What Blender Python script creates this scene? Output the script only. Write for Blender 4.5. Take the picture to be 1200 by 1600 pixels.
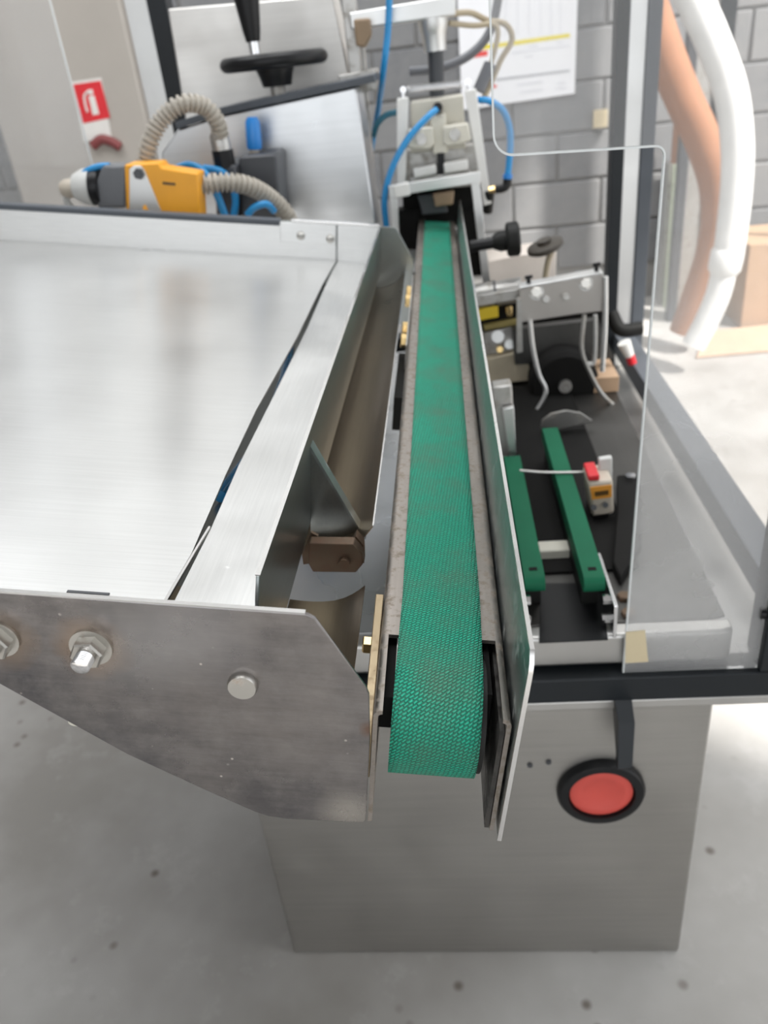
import bpy, bmesh, math, random
from mathutils import Vector as V, Matrix
random.seed(7)
for o in list(bpy.data.objects): bpy.data.objects.remove(o)
scene = bpy.context.scene
COL = scene.collection

# ------------------------------------------------------------------ camera
F = 1251.0
CAM = V((0, 0, 1.169))
_fy = V((80, -729, F)).normalized()
_dn = V((250, 2175, F)); _dn = (_dn - _fy * _dn.dot(_fy)).normalized()
_up = -_dn
_xx = _fy.cross(_up)
if _xx.x < 0: _xx = -_xx
def c2w(d): return V((_xx.dot(d), _fy.dot(d), _up.dot(d)))
cd = bpy.data.cameras.new('camera'); cam = bpy.data.objects.new('camera', cd); COL.objects.link(cam)
r_, u_, b_ = c2w(V((1, 0, 0))), c2w(V((0, -1, 0))), c2w(V((0, 0, -1)))
cam.matrix_world = Matrix(((r_.x, u_.x, b_.x, CAM.x), (r_.y, u_.y, b_.y, CAM.y), (r_.z, u_.z, b_.z, CAM.z), (0, 0, 0, 1)))
cd.sensor_fit = 'VERTICAL'; cd.sensor_height = 36; cd.lens = 36 * F / 1600
cd.clip_start = 0.02; cd.clip_end = 60
cd.dof.use_dof = True; cd.dof.focus_distance = 0.49; cd.dof.aperture_fstop = 8.5
scene.camera = cam

# ------------------------------------------------------------------ light
w = bpy.data.worlds.new('world'); scene.world = w; w.use_nodes = True
bg = w.node_tree.nodes['Background']
bg.inputs[0].default_value = (0.94, 0.97, 1.0, 1); bg.inputs[1].default_value = 1.8
sd = bpy.data.lights.new('sun', 'SUN'); sd.energy = 8.5; sd.angle = math.radians(2.5); sd.color = (1, .96, .9)
sun = bpy.data.objects.new('sun', sd); COL.objects.link(sun)
SUN_DIR = V((-0.50, 0.40, -0.866)).normalized()       # direction the light travels
sun.rotation_euler = SUN_DIR.to_track_quat('-Z', 'Y').to_euler(); sun.location = (4, -2, 6)
ad = bpy.data.lights.new('skylight_fill', 'AREA'); ad.shape = 'RECTANGLE'; ad.size = 4.2; ad.size_y = 2.6; ad.energy = 190; ad.color = (.97, .985, 1)
sky = bpy.data.objects.new('skylight_fill', ad); COL.objects.link(sky); sky.location = (-.9, 1.6, 4.44)     # area lamp added below the closed ceiling in place of an unseen skylight
vs = scene.view_settings
vs.view_transform = 'Standard'; vs.look = 'None'; vs.gamma = 1; vs.use_curve_mapping = False; vs.exposure = 0.0

# ------------------------------------------------------------------ pixel helpers (1200 x 1600 frame)
def ray(px, py): return c2w(V((px - 600, py - 800, F)))
def PY(px, py, y): d = ray(px, py); return CAM + d * ((y - CAM.y) / d.y)
def PZ(px, py, z): d = ray(px, py); return CAM + d * ((z - CAM.z) / d.z)
AL = math.radians(8.3)                                    # conveyor and tray lean to the right
RL = Matrix.Rotation(AL, 3, 'Y')
_rt = RL.transposed()
def lr(px, py): return _rt @ ray(px, py)
def _ratio(px, py): d = lr(px, py); return d.x / -d.z
HB = .05 / (_ratio(755, 1000) - _ratio(625, 1000))
OC = V((0, 0, HB))
def LW(px, py, wv): d = lr(px, py); return OC + d * ((wv - OC.z) / d.z)
def LY(px, py, y): d = lr(px, py); return OC + d * (y / d.y)
ML = Matrix.Translation(CAM) @ RL.to_4x4() @ Matrix.Translation(-OC)    # tray/conveyor frame -> world
I4 = Matrix.Identity(4)

# ------------------------------------------------------------------ mesh builder
class B:
    def __init__(s, T=None): s.bm = bmesh.new(); s.T = T or I4; s.uv = None
    def vv(s, p): return s.bm.verts.new(s.T @ V(p))
    def face(s, vs):
        try: return s.bm.faces.new(vs)
        except ValueError: return None
    def box(s, lo, hi):
        x0, y0, z0 = lo; x1, y1, z1 = hi
        v = [s.vv((x, y, z)) for x in (x0, x1) for y in (y0, y1) for z in (z0, z1)]
        for f in ((0, 1, 3, 2), (4, 6, 7, 5), (0, 4, 5, 1), (2, 3, 7, 6), (0, 2, 6, 4), (1, 5, 7, 3)): s.face([v[i] for i in f])
        return s
    def prism(s, pts, d):
        d = V(d); a = [s.vv(p) for p in pts]; b = [s.vv(V(p) + d) for p in pts]; n = len(pts)
        s.face(a); s.face(b[::-1])
        for i in range(n): s.face([a[i], b[i], b[(i + 1) % n], a[(i + 1) % n]])
        return s
    def strip(s, rows, close=False):
        rr = [[s.vv(p) for p in r] for r in rows]
        for i in range(len(rr) - 1):
            for j in range(len(rr[0]) - 1): s.face([rr[i][j], rr[i][j + 1], rr[i + 1][j + 1], rr[i + 1][j]])
        return s
    def cyl(s, p0, p1, r0, r1=None, n=24, ph=0, prof=None):
        p0, p1 = V(p0), V(p1); ax = (p1 - p0); L = ax.length; ax.normalize()
        r1 = r0 if r1 is None else r1
        a = ax.orthogonal().normalized(); b = ax.cross(a)
        prof = prof or [(r0, 0), (r1, 1)]
        rings = []
        for (r, t) in prof:
            rings.append([s.vv(p0 + ax * L * t + (a * math.cos(2 * math.pi * k / n + ph) + b * math.sin(2 * math.pi * k / n + ph)) * r) for k in range(n)])
        for i in range(len(rings) - 1):
            for k in range(n): s.face([rings[i][k], rings[i][(k + 1) % n], rings[i + 1][(k + 1) % n], rings[i + 1][k]])
        s.face(rings[0][::-1]); s.face(rings[-1])
        return s
    def tube(s, pts, r, n=12, sub=8, rfun=None, squash=None):
        P = [V(p) for p in pts]
        if sub > 1 and len(P) > 2:
            Q = [P[0] * 2 - P[1]] + P + [P[-1] * 2 - P[-2]]; out = []
            for i in range(1, len(Q) - 2):
                for k in range(sub):
                    t = k / sub; a, b, c, d = Q[i - 1:i + 3]
                    out.append(.5 * ((2 * b) + (c - a) * t + (2 * a - 5 * b + 4 * c - d) * t * t + (3 * b - a - 3 * c + d) * t ** 3))
            out.append(P[-1]); P = out
        prev = None; rings = []; L = 0
        for i, p in enumerate(P):
            if i: L += (p - P[i - 1]).length
            t = (P[min(i + 1, len(P) - 1)] - P[max(i - 1, 0)]).normalized()
            if prev is None: a = t.orthogonal().normalized()
            else: a = (prev - t * prev.dot(t)).normalized()
            prev = a; b = t.cross(a); rr = rfun(L) if rfun else r
            rings.append([s.vv(p + (a * math.cos(2 * math.pi * k / n) + b * math.sin(2 * math.pi * k / n)) * rr) for k in range(n)])
        for i in range(len(rings) - 1):
            for k in range(n): s.face([rings[i][k], rings[i][(k + 1) % n], rings[i + 1][(k + 1) % n], rings[i + 1][k]])
        s.face(rings[0][::-1]); s.face(rings[-1])
        return s
    def bar(s, p0, p1, wdir, wd, dp):           # square bar p0-p1, width along wdir, depth perpendicular
        p0, p1 = V(p0), V(p1); t = (p1 - p0).normalized(); wdir = V(wdir); a = (wdir - t * wdir.dot(t)).normalized(); b = t.cross(a)
        q = [a * wd / 2 + b * dp / 2, -a * wd / 2 + b * dp / 2, -a * wd / 2 - b * dp / 2, a * wd / 2 - b * dp / 2]
        return s.prism([p0 + k for k in q], p1 - p0)

def obj(name, b, mat, parent=None, bevel=0, smooth=True, seg=2, ang=40):
    bm = b.bm
    bmesh.ops.recalc_face_normals(bm, faces=bm.faces)
    me = bpy.data.meshes.new(name); o = bpy.data.objects.new(name, me); COL.objects.link(o)
    if parent is None:
        c = V((0, 0, 0)); lo = V((1e9,) * 3); hi = V((-1e9,) * 3)
        for v in bm.verts:
            for k in range(3): lo[k] = min(lo[k], v.co[k]); hi[k] = max(hi[k], v.co[k])
        c = V(((lo.x + hi.x) / 2, (lo.y + hi.y) / 2, lo.z)); o.location = c
        bm.transform(Matrix.Translation(-c))
    else:
        bpy.context.view_layer.update()
        mw = world_of(parent); bm.transform(mw.inverted()); o.parent = parent
    bm.to_mesh(me); bm.free()
    if smooth:
        for p in me.polygons: p.use_smooth = True
        me.set_sharp_from_angle(angle=math.radians(ang))
    me.materials.append(M[mat] if isinstance(mat, str) else mat)
    if bevel:
        m = o.modifiers.new('bevel', 'BEVEL'); m.width = bevel; m.segments = seg; m.limit_method = 'ANGLE'; m.angle_limit = math.radians(35)
    return o
def world_of(o):
    m = o.matrix_basis.copy()
    while o.parent: o = o.parent; m = o.matrix_basis @ m
    return m
def tag(o, label, cat, group=None, kind=None):
    if label: o['label'] = label
    if cat: o['category'] = cat
    if group: o['group'] = group
    if kind: o['kind'] = kind
    return o
def thing(name, label, cat, loc=(0, 0, 0), rot=None, group=None):
    o = bpy.data.objects.new(name, None); COL.objects.link(o); o.location = loc; o.empty_display_size = .05
    if rot: o.rotation_euler = rot
    return tag(o, label, cat, group)
def struct(name, b, mat, parent=None, **k):
    o = obj(name, b, mat, parent, **k); o['kind'] = 'structure'; return o

# ------------------------------------------------------------------ materials
M = {}
class N:
    def __init__(s, name):
        s.m = bpy.data.materials.new(name); s.m.use_nodes = True; s.t = s.m.node_tree; s.p = s.t.nodes['Principled BSDF']; M[name] = s.m
    def n(s, typ, **k):
        x = s.t.nodes.new(typ)
        for a, v in k.items():
            if a.startswith('i_'): x.inputs[a[2:].replace('_', ' ')].default_value = v
            else: setattr(x, a, v)
        return x
    def l(s, a, b): s.t.links.new(a, b)
    def set(s, **k):
        for a, v in k.items(): s.p.inputs[a.replace('_', ' ')].default_value = v
    def coord(s, scale=(1, 1, 1), kind='Object', rot=(0, 0, 0)):
        c = s.n('ShaderNodeTexCoord'); m = s.n('ShaderNodeMapping'); m.inputs['Scale'].default_value = scale; m.inputs['Rotation'].default_value = rot
        s.l(c.outputs[kind], m.inputs[0]); return m.outputs[0]
    def noise(s, vec, scale, detail=4, rough=.55):
        x = s.n('ShaderNodeTexNoise'); x.inputs['Scale'].default_value = scale; x.inputs['Detail'].default_value = detail; x.inputs['Roughness'].default_value = rough
        s.l(vec, x.inputs['Vector']); return x.outputs['Fac']
    def ramp(s, fac, stops):
        x = s.n('ShaderNodeValToRGB'); e = x.color_ramp.elements
        while len(e) < len(stops): e.new(.5)
        for k, (p, c) in enumerate(stops):
            e[k].position = p; e[k].color = (c, c, c, 1) if not hasattr(c, '__len__') else (*c[:3], 1)
        s.l(fac, x.inputs[0]); return x.outputs[0]
    def mix(s, fac, a, b, mode='MIX'):
        x = s.n('ShaderNodeMix', data_type='RGBA', blend_type=mode)
        for sock, v in ((x.inputs[0], fac), (x.inputs[6], a), (x.inputs[7], b)):
            if hasattr(v, 'links'): s.l(v, sock)
            else: sock.default_value = v if not hasattr(v, '__len__') else (*v[:3], 1)
        return x.outputs[2]
    def bump(s, h, strength=.3, dist=.001):
        x = s.n('ShaderNodeBump'); x.inputs['Strength'].default_value = strength; x.inputs['Distance'].default_value = dist
        s.l(h, x.inputs['Height']); s.l(x.outputs[0], s.p.inputs['Normal'])
    def col(s, c): s.l(c, s.p.inputs['Base Color'])
    def rough(s, c): s.l(c, s.p.inputs['Roughness'])

def steel(name, col, rough, brush=None, dirt=None, metallic=1.0, bs=.12, dscale=18, damt=(.55, .75), rvar=.12, spec=None):
    a = N(name); a.set(Metallic=metallic, Roughness=rough)
    g = a.coord()
    big = a.noise(g, 9, 3)
    c = a.mix(a.ramp(big, [(.3, 0), (.7, 1)]), tuple(k * .9 for k in col), col)
    rr = a.ramp(big, [(.25, max(.03, rough - rvar)), (.75, min(1, rough + rvar))])
    if brush:
        bv = a.coord(brush); bn = a.noise(bv, 1, 5, .7)
        c = a.mix(.35, c, a.ramp(bn, [(.3, tuple(k * .72 for k in col)), (.7, col)]))
        a.bump(bn, bs, .0006)
    if dirt:
        dn = a.noise(g, dscale, 6, .65); df = a.ramp(dn, [(damt[0], 0), (damt[1], 1)])
        c = a.mix(df, c, dirt); rr = a.mix(df, rr, (.75, .75, .75))
        mm = a.ramp(df, [(0, metallic), (1, metallic * .35)]); a.l(mm, a.p.inputs['Metallic'])
    a.col(c); a.rough(rr)
    return a
def plain(name, col, rough=.5, metallic=0, var=.12, scale=14, **k):
    a = N(name); a.set(Roughness=rough, Metallic=metallic, **k)
    n_ = a.noise(a.coord(), scale, 4)
    a.col(a.mix(a.ramp(n_, [(.3, 0), (.7, 1)]), tuple(x * (1 - var) for x in col), col)); return a

a = steel('tray_steel', (.64, .64, .63), .285, brush=(10, 700, 300), bs=.03, rvar=.015)
a.set(Anisotropic=.82); tg = a.n('ShaderNodeTangent', direction_type='UV_MAP', uv_map='UVMap'); a.l(tg.outputs[0], a.p.inputs['Tangent'])
steel('strip_steel', (.72, .72, .71), .36, brush=(500, 12, 300), bs=.10, dirt=(.8, .8, .78), dscale=90, damt=(.66, .8))
steel('flange_steel', (.86, .86, .85), .42, brush=(20, 600, 600), bs=.05, dirt=(.3, .27, .24), dscale=70, damt=(.74, .84))
steel('wall_steel', (.36, .385, .38), .30, brush=(500, 14, 300), bs=.05, rvar=.04)
a = N('cheek_steel'); a.set(Metallic=1.0)
g = a.coord(); n1 = a.noise(g, 13, 7, .62); n2 = a.noise(g, 45, 6, .7); n3 = a.noise(a.coord((30, 900, 240)), 1, 5, .7)
c = a.mix(a.ramp(n1, [(.32, 0), (.72, 1)]), (.13, .125, .135), (.33, .30, .285))
c = a.mix(a.ramp(n2, [(.45, 0), (.80, .7)]), c, (.40, .375, .36))
c = a.mix(.25, c, a.ramp(n3, [(.3, (.12, .12, .12)), (.75, (.36, .35, .35))]))
def blotch(a, c, pos, r, colr, amt):
    co = a.n('ShaderNodeTexCoord'); d = a.n('ShaderNodeVectorMath', operation='DISTANCE'); d.inputs[1].default_value = pos
    a.l(co.outputs['Object'], d.inputs[0])
    ad_ = a.n('ShaderNodeMath', operation='MULTIPLY_ADD'); a.l(n2, ad_.inputs[0]); ad_.inputs[1].default_value = r * 1.1; a.l(d.outputs['Value'], ad_.inputs[2])
    f = a.n('ShaderNodeMapRange'); f.inputs['From Min'].default_value = r * .9; f.inputs['From Max'].default_value = r * 1.9; f.inputs['To Min'].default_value = amt; f.inputs['To Max'].default_value = 0
    a.l(ad_.outputs[0], f.inputs['Value']); return a.mix(f.outputs[0], c, colr)
CHEEK = (a, c)
vo = a.n('ShaderNodeTexVoronoi'); vo.inputs['Scale'].default_value = 120; a.l(g, vo.inputs['Vector'])
SPK = a.ramp(vo.outputs['Distance'], [(.07, 1), (.13, 0)])
sl = a.ramp(a.noise(g, 33, 1), [(.58, 0), (.62, 1)])
mk = a.n('ShaderNodeMath', operation='MULTIPLY'); a.l(SPK, mk.inputs[0]); a.l(sl, mk.inputs[1]); CHEEK_SPECK = mk.outputs[0]
a.rough(a.ramp(n1, [(.3, .20), (.75, .36)])); a.bump(n3, .03, .0005)
steel('chute_steel', (.34, .265, .185), .30, brush=(400, 12, 400), bs=.05, rvar=.03)
steel('rail_steel', (.36, .325, .295), .42, dirt=(.20, .165, .13), dscale=150, damt=(.50, .66), bs=.05, brush=(400, 20, 400))
steel('guide_steel', (.40, .44, .44), .34, dirt=(.40, .40, .37), dscale=55, damt=(.55, .75), brush=(400, 18, 200), bs=.05, rvar=.05)
steel('edge_steel', (.78, .77, .76), .22)
steel('bolt_steel', (.62, .60, .56), .32, dirt=(.42, .32, .24), dscale=160, damt=(.6, .8))
steel('brass', (.80, .58, .27), .30)
steel('zinc_yellow', (.27, .215, .14), .40, dirt=(.30, .22, .13), dscale=90, damt=(.5, .75))
steel('rust_steel', (.15, .11, .08), .5, dirt=(.14, .08, .05), dscale=80, damt=(.45, .7))
steel('cabinet_steel', (.50, .485, .46), .42, brush=(4, 4, 120), bs=.04, rvar=.06)
steel('deck_steel', (.12, .117, .112), .45, brush=(60, 4, 60), bs=.05)
steel('bright_deck', (.80, .81, .82), .30, rvar=.08)
steel('dark_metal', (.10, .095, .09), .35, dirt=(.03, .028, .025), dscale=40, damt=(.4, .6))
steel('lip_steel', (.60, .59, .57), .45)
steel('housing_steel', (.70, .71, .72), .36, brush=(3, 3, 90), bs=.03)
steel('upper_steel', (.74, .72, .69), .50, brush=(3, 3, 60), bs=.03)
steel('chrome', (.85, .85, .86), .16)
steel('alu', (.72, .72, .71), .40)
steel('plate_grey', (.50, .475, .45), .5)
steel('grey_alu', (.50, .49, .47), .45, dirt=(.25, .21, .16), dscale=40, damt=(.5, .8))
plain('black', (.008, .008, .009), .38, Specular_IOR_Level=.3)
plain('black_rough', (.011, .011, .010), .55, Specular_IOR_Level=.25)
plain('soot', (.010, .0095, .009), .75, Specular_IOR_Level=.15)
plain('dark_frame', (.014, .017, .020), .42, Specular_IOR_Level=.3)
plain('dark_grey', (.055, .058, .065), .45)
plain('grey_trim', (.075, .085, .10), .5)
plain('grey_plastic', (.14, .145, .155), .45)
plain('light_plastic', (.62, .62, .60), .4)
plain('beige_plastic', (.52, .46, .38), .5)
plain('conduit', (.42, .385, .33), .5)
plain('orange', (.90, .40, .025), .4)
plain('blue', (.02, .22, .62), .3)
plain('blue_tube', (.02, .27, .60), .25)
plain('teal_tube', (.03, .18, .26), .35)
plain('cream', (.70, .67, .58), .45)
plain('white_part', (.82, .81, .78), .4)
plain('beige_block', (.60, .52, .38), .55, var=.3)
plain('yellow', (.72, .52, .02), .5)
plain('pale_card', (.86, .77, .69), .7)
plain('cardboard', (.46, .31, .20), .85)
plain('cardboard_light', (.62, .44, .31), .85)
plain('paper', (.86, .87, .90), .7, var=.03)
plain('print_yellow', (.85, .72, .05), .6)
plain('print_red', (.80, .10, .09), .6)
plain('print_grey', (.42, .43, .46), .6)
plain('print_faint', (.70, .71, .76), .6)
plain('sign_red', (.72, .03, .04), .45)
plain('sign_white', (.80, .78, .74), .5)
plain('red_button', (.66, .085, .065), .5)
plain('red', (.65, .02, .03), .4)
plain('plaster', (.44, .405, .365), .85, var=.1, scale=3)
plain('hose_white', (.80, .80, .79), .5)
plain('hose_orange', (.36, .165, .085), .6)
plain('hose_grey', (.16, .165, .18), .5)
plain('cable_beige', (.45, .38, .27), .6)
plain('tape', (.66, .56, .37), .7)
plain('green_cap', (.02, .40, .12), .4)
plain('mint', (.60, .68, .48), .6)
plain('display', (.75, .32, .04), .4)
plain('digits', (.10, .05, .01), .4)
plain('lever_olive', (.045, .036, .026), .5)
plain('brown_block', (.30, .21, .13), .6)
plain('olive', (.30, .24, .08), .6)

# green woven belt: staggered stitches from UV (metres)
a = N('belt'); a.set(Roughness=.62)
uv = a.n('ShaderNodeTexCoord').outputs['UV']
def belt_nodes(a, base, dark, dirt):
    mp = a.n('ShaderNodeMapping'); mp.inputs['Rotation'].default_value = (0, 0, math.radians(38)); a.l(uv, mp.inputs[0])
    br = a.n('ShaderNodeTexBrick', offset=.5, squash=1)
    br.inputs['Scale'].default_value = 1; br.inputs['Brick Width'].default_value = .0034; br.inputs['Row Height'].default_value = .0018
    br.inputs['Mortar Size'].default_value = .00085; br.inputs['Mortar Smooth'].default_value = 1.0
    br.inputs['Color1'].default_value = (1, 1, 1, 1); br.inputs['Color2'].default_value = (.8, .8, .8, 1)
    nz = a.noise(uv, 260, 2); 
    mp2 = a.n('ShaderNodeMix', data_type='VECTOR'); 
    va = a.n('ShaderNodeVectorMath', operation='MULTIPLY_ADD'); nn = a.n('ShaderNodeTexNoise'); nn.inputs['Scale'].default_value = 300
    a.l(uv, nn.inputs['Vector']); a.l(nn.outputs['Color'], va.inputs[0]); va.inputs[1].default_value = (.0012, .0012, 0); a.l(mp.outputs[0], va.inputs[2]); a.l(va.outputs[0], br.inputs['Vector'])
    h = a.ramp(br.outputs['Fac'], [(0, 1), (1, 0)])
    fibre = a.noise(uv, 2200, 2)
    c = a.mix(a.ramp(h, [(.10, 1), (.75, 0)]), base, dark)
    c = a.mix(.18, c, a.mix(fibre, tuple(k * .5 for k in base), tuple(min(1, k * 1.7) for k in base)))
    d = a.noise(uv, 16, 6, .65); d2 = a.noise(uv, 5, 3)
    c = a.mix(a.ramp(d, [(.46, 0), (.78, .7)]), c, dirt)
    c = a.mix(a.ramp(d2, [(.45, 0), (.75, .35)]), c, tuple(k * .5 for k in base))
    a.col(c); a.bump(h, .9, .0012)
belt_nodes(a, (.008, .47, .29), (.002, .06, .04), (.11, .15, .10))
plain('belt_plain', (.004, .115, .055), .65, Specular_IOR_Level=.25)

# clear, slightly dusty plastic; foot fade paints a veil of reflected light into the haze
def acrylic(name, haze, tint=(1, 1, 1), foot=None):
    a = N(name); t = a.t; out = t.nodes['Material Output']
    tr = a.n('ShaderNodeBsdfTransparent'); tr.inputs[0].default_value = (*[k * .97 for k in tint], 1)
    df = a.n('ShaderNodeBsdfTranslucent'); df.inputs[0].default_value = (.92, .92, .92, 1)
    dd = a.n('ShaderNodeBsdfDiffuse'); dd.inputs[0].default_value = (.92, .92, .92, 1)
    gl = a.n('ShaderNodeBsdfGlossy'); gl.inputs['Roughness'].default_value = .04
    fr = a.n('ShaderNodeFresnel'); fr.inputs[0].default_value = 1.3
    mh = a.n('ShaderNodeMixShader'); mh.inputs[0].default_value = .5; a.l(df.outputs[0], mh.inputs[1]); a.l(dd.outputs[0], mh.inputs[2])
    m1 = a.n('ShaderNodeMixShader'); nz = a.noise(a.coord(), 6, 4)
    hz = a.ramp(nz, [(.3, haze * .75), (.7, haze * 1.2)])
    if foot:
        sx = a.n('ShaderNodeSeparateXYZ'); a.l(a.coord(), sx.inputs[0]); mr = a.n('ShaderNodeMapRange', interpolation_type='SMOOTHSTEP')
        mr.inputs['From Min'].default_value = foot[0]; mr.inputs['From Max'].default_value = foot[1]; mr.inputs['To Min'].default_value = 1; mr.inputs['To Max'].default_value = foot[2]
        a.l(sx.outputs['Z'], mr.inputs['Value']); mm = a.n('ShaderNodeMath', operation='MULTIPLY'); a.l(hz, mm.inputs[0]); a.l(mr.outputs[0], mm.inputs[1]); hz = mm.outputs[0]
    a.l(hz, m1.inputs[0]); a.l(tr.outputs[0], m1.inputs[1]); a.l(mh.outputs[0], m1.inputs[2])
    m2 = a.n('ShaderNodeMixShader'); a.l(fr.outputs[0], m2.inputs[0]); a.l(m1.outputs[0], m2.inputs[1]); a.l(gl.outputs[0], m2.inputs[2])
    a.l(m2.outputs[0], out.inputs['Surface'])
acrylic('acrylic', .25, foot=(.35, .60, .28))     # pane-local height in metres above the frame bar; lower haze paints in reflected light
acrylic('window_glass', .04)
acrylic('acrylic_left', .16)
a = N('acrylic_edge'); a.set(Roughness=.25, Alpha=.75); a.set(**{'Base Color': (.85, .88, .88, 1)})
a = N('bottle_clear'); a.set(Roughness=.1, Alpha=.45); a.set(**{'Base Color': (.80, .85, .85, 1)})

# concrete floor
a = N('floor'); a.set(Roughness=.55)
g = a.coord()
c = a.mix(a.ramp(a.noise(g, 1.7, 5, .6), [(.35, 0), (.65, 1)]), (.29, .275, .255), (.47, .46, .445))
c = a.mix(a.ramp(a.noise(g, 9, 6, .7), [(.55, 0), (.8, .5)]), c, (.58, .57, .56))
vo = a.n('ShaderNodeTexVoronoi'); vo.inputs['Scale'].default_value = 17; a.l(g, vo.inputs['Vector'])
sp = a.ramp(vo.outputs['Distance'], [(.06, 1), (.17, 0)])
sel = a.ramp(a.noise(g, 4.1, 1), [(.50, 0), (.60, 1)])
mx = a.n('ShaderNodeMath', operation='MULTIPLY'); a.l(sp, mx.inputs[0]); a.l(sel, mx.inputs[1])
c = a.mix(mx.outputs[0], c, (.16, .14, .12))
a.col(c); a.rough(a.ramp(a.noise(g, 5, 4), [(.3, .42), (.7, .65)])); a.bump(a.noise(g, 60, 5), .12, .002)

a = N('block'); a.set(Roughness=.9)
g = a.coord(); info = a.n('ShaderNodeObjectInfo')
c = a.mix(info.outputs['Random'], (.170, .175, .185), (.225, .227, .232))
c = a.mix(a.ramp(a.noise(g, 14, 6, .7), [(.35, 0), (.75, .6)]), c, (.27, .268, .265))
a.col(c); a.bump(a.noise(g, 120, 4), .4, .003)
plain('mortar', (.30, .297, .29), .9)
plain('white_wall', (.80, .80, .79), .8, scale=2, var=.04)
plain('render_wall', (.55, .55, .55), .9, scale=2)

# ================================================================== SETTING
struct('floor', B().box((-7, -4, -.12), (7, 7, 0)), 'floor')
YW = 4.0
WX0, WX1, WZ0, WZ1 = -2.06, -1.74, 1.64, 3.6         # tall narrow window whose light streaks over the tray
b = B()
b.box((-7, YW, 0), (WX0, YW + .2, 5)).box((WX1, YW, 0), (7, YW + .2, 5)).box((WX0, YW, 0), (WX1, YW + .2, WZ0)).box((WX0, YW, WZ1), (WX1, YW + .2, 5))
wall = struct('wall_back', b, 'mortar', smooth=False)
b = B(); b.box((WX0 - .001, YW - .02, 1.572), (WX1 + .001, YW - .0005, WZ0 - .001)); b.box((-7, YW - .02, 1.572), (WX0 - .001, YW - .0005, 4.49)).box((WX1 + .001, YW - .02, 1.572), (7, YW - .0005, 4.49)).box((WX0 - .001, YW - .02, WZ1 + .001), (WX1 + .001, YW - .0005, 4.49))
struct('painted_upper', b, 'white_wall', wall, smooth=False)
bb = B().box((-.195, -.014, 0), (.195, .0, .19))
proto = None
rows = 8
for r in range(rows):
    for k in range(-9, 9):
        x = k * .4 + (.2 if r % 2 else 0) + .12; z = r * .2 - .028 + .006
        if z < 0: continue
        if x + .2 > WX0 - .02 and x - .2 < WX1 + .02 and z + .19 > WZ0: continue
        if proto is None:
            proto = obj('brick', bb, 'block', bevel=.006); proto.location = (0, 0, 0); o = proto
            # mesh was recentred on its base; keep it so
            o.parent = wall
        else:
            o = proto.copy(); COL.objects.link(o); o.parent = wall
        o.location = V((x, YW - .006, z)) - wall.location
b = B().box((WX0, YW + .06, WZ0), (WX1, YW + .10, WZ0 + .05)).box((WX0, YW + .06, WZ1 - .05), (WX1, YW + .10, WZ1)).box((WX0, YW + .06, WZ0), (WX0 + .04, YW + .10, WZ1)).box((WX1 - .04, YW + .06, WZ0), (WX1, YW + .10, WZ1))
win = struct('window_1', b, 'dark_frame')
struct('pane', B().box((WX0 + .03, YW + .076, WZ0 + .04), (WX1 - .03, YW + .082, WZ1 - .04)), 'window_glass', win)
# hall roof and side walls: open bay to the right and behind the photographer
struct('ceiling', B().box((-7, -2.5, 4.5), (2.6, YW + .2, 4.7)), 'render_wall', smooth=False)
b = B()
for k in range(6): b.box((-3.0 + k * .84 - .02, .3, 4.40), (-3.0 + k * .84 + .02, 2.9, 4.438))
struct('trim_1', b, 'dark_grey')
struct('wall_front', B().box((-7, -2.7, 0), (-2.6, -2.5, 4.7)).box((2.2, -2.7, 0), (2.8, -2.5, 4.7)).box((-2.6, -2.7, 3.2), (2.2, -2.5, 4.7)), 'render_wall', smooth=False)
struct('wall_left', B().box((-7.2, -2.5, 0), (-7, YW + .2, 4.7)), 'render_wall', smooth=False)
struct('wall_right', B().box((2.6, -2.5, 0), (2.8, -.72, 4.7)), 'render_wall', smooth=False)
# pale plastered pier that carries the sign
struct('wall_pier', B().box((-1.95, YW - .16, 0), (-1.28, YW - .021, 1.60)), 'plaster', bevel=.01)

# ================================================================== FEED TRAY (leaning frame: u, y, w)
CB = lambda u, y, wv: ML @ V((u, y, wv))
YN, YF, WT = .315, 1.295, .0075
tray = thing('feed_tray', 'large brushed stainless feed tray with raised walls beside the green conveyor belt', 'tray', CB(-.3, .8, -.03), (0, AL, 0))
def L(): return B(ML)
pe = [(504, 444), (464, 527), (400, 641), (352, 743), (299, 865), (256, 937)]
pan = [LW(*q, WT) for q in pe]
pts = [(-.90, YF - .002, WT), (-.133, YF - .002, WT)] + [(p.x, p.y, WT) for p in pan] + [(-.1435, YN + .003, WT), (-.90, YN + .003, WT)]
pnl_o = obj('panel', L().prism(pts, (0, 0, -.002)), 'tray_steel', tray, smooth=False)
_uv = pnl_o.data.uv_layers.new(name='UVMap')
for lp in pnl_o.data.loops: vco = pnl_o.data.vertices[lp.vertex_index].co; _uv.data[lp.index].uv = (vco.y, vco.x)
se = [(512, 439), (480, 513), (427, 620), (373, 727), (331, 823), (272, 940)]
stp = [LW(*q, WT - .001) for q in se]
pts = [(-.0685, YF - .002, WT - .001)] + [(-.131, YF - .002, WT - .001)] + [(p.x, p.y, WT - .001) for p in stp] + [(-.138, YN + .003, WT - .001), (-.0745, YN + .003, WT - .001)]
obj('ledge', L().prism(pts, (0, 0, -.002)), 'strip_steel', tray, smooth=False)
# thin inner lip in the slot near the front
q0, q1 = LW(330, 826, WT - .001), LW(268, 942, WT - .001)
obj('slot_lip', L().prism([(q0.x - .0005, q0.y, WT - .001), (q1.x - .0025, q1.y, WT - .001), (q1.x - .0045, q1.y, WT - .001), (q0.x - .0018, q0.y, WT - .001)], (0, 0, .002)), 'edge_steel', tray)
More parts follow.
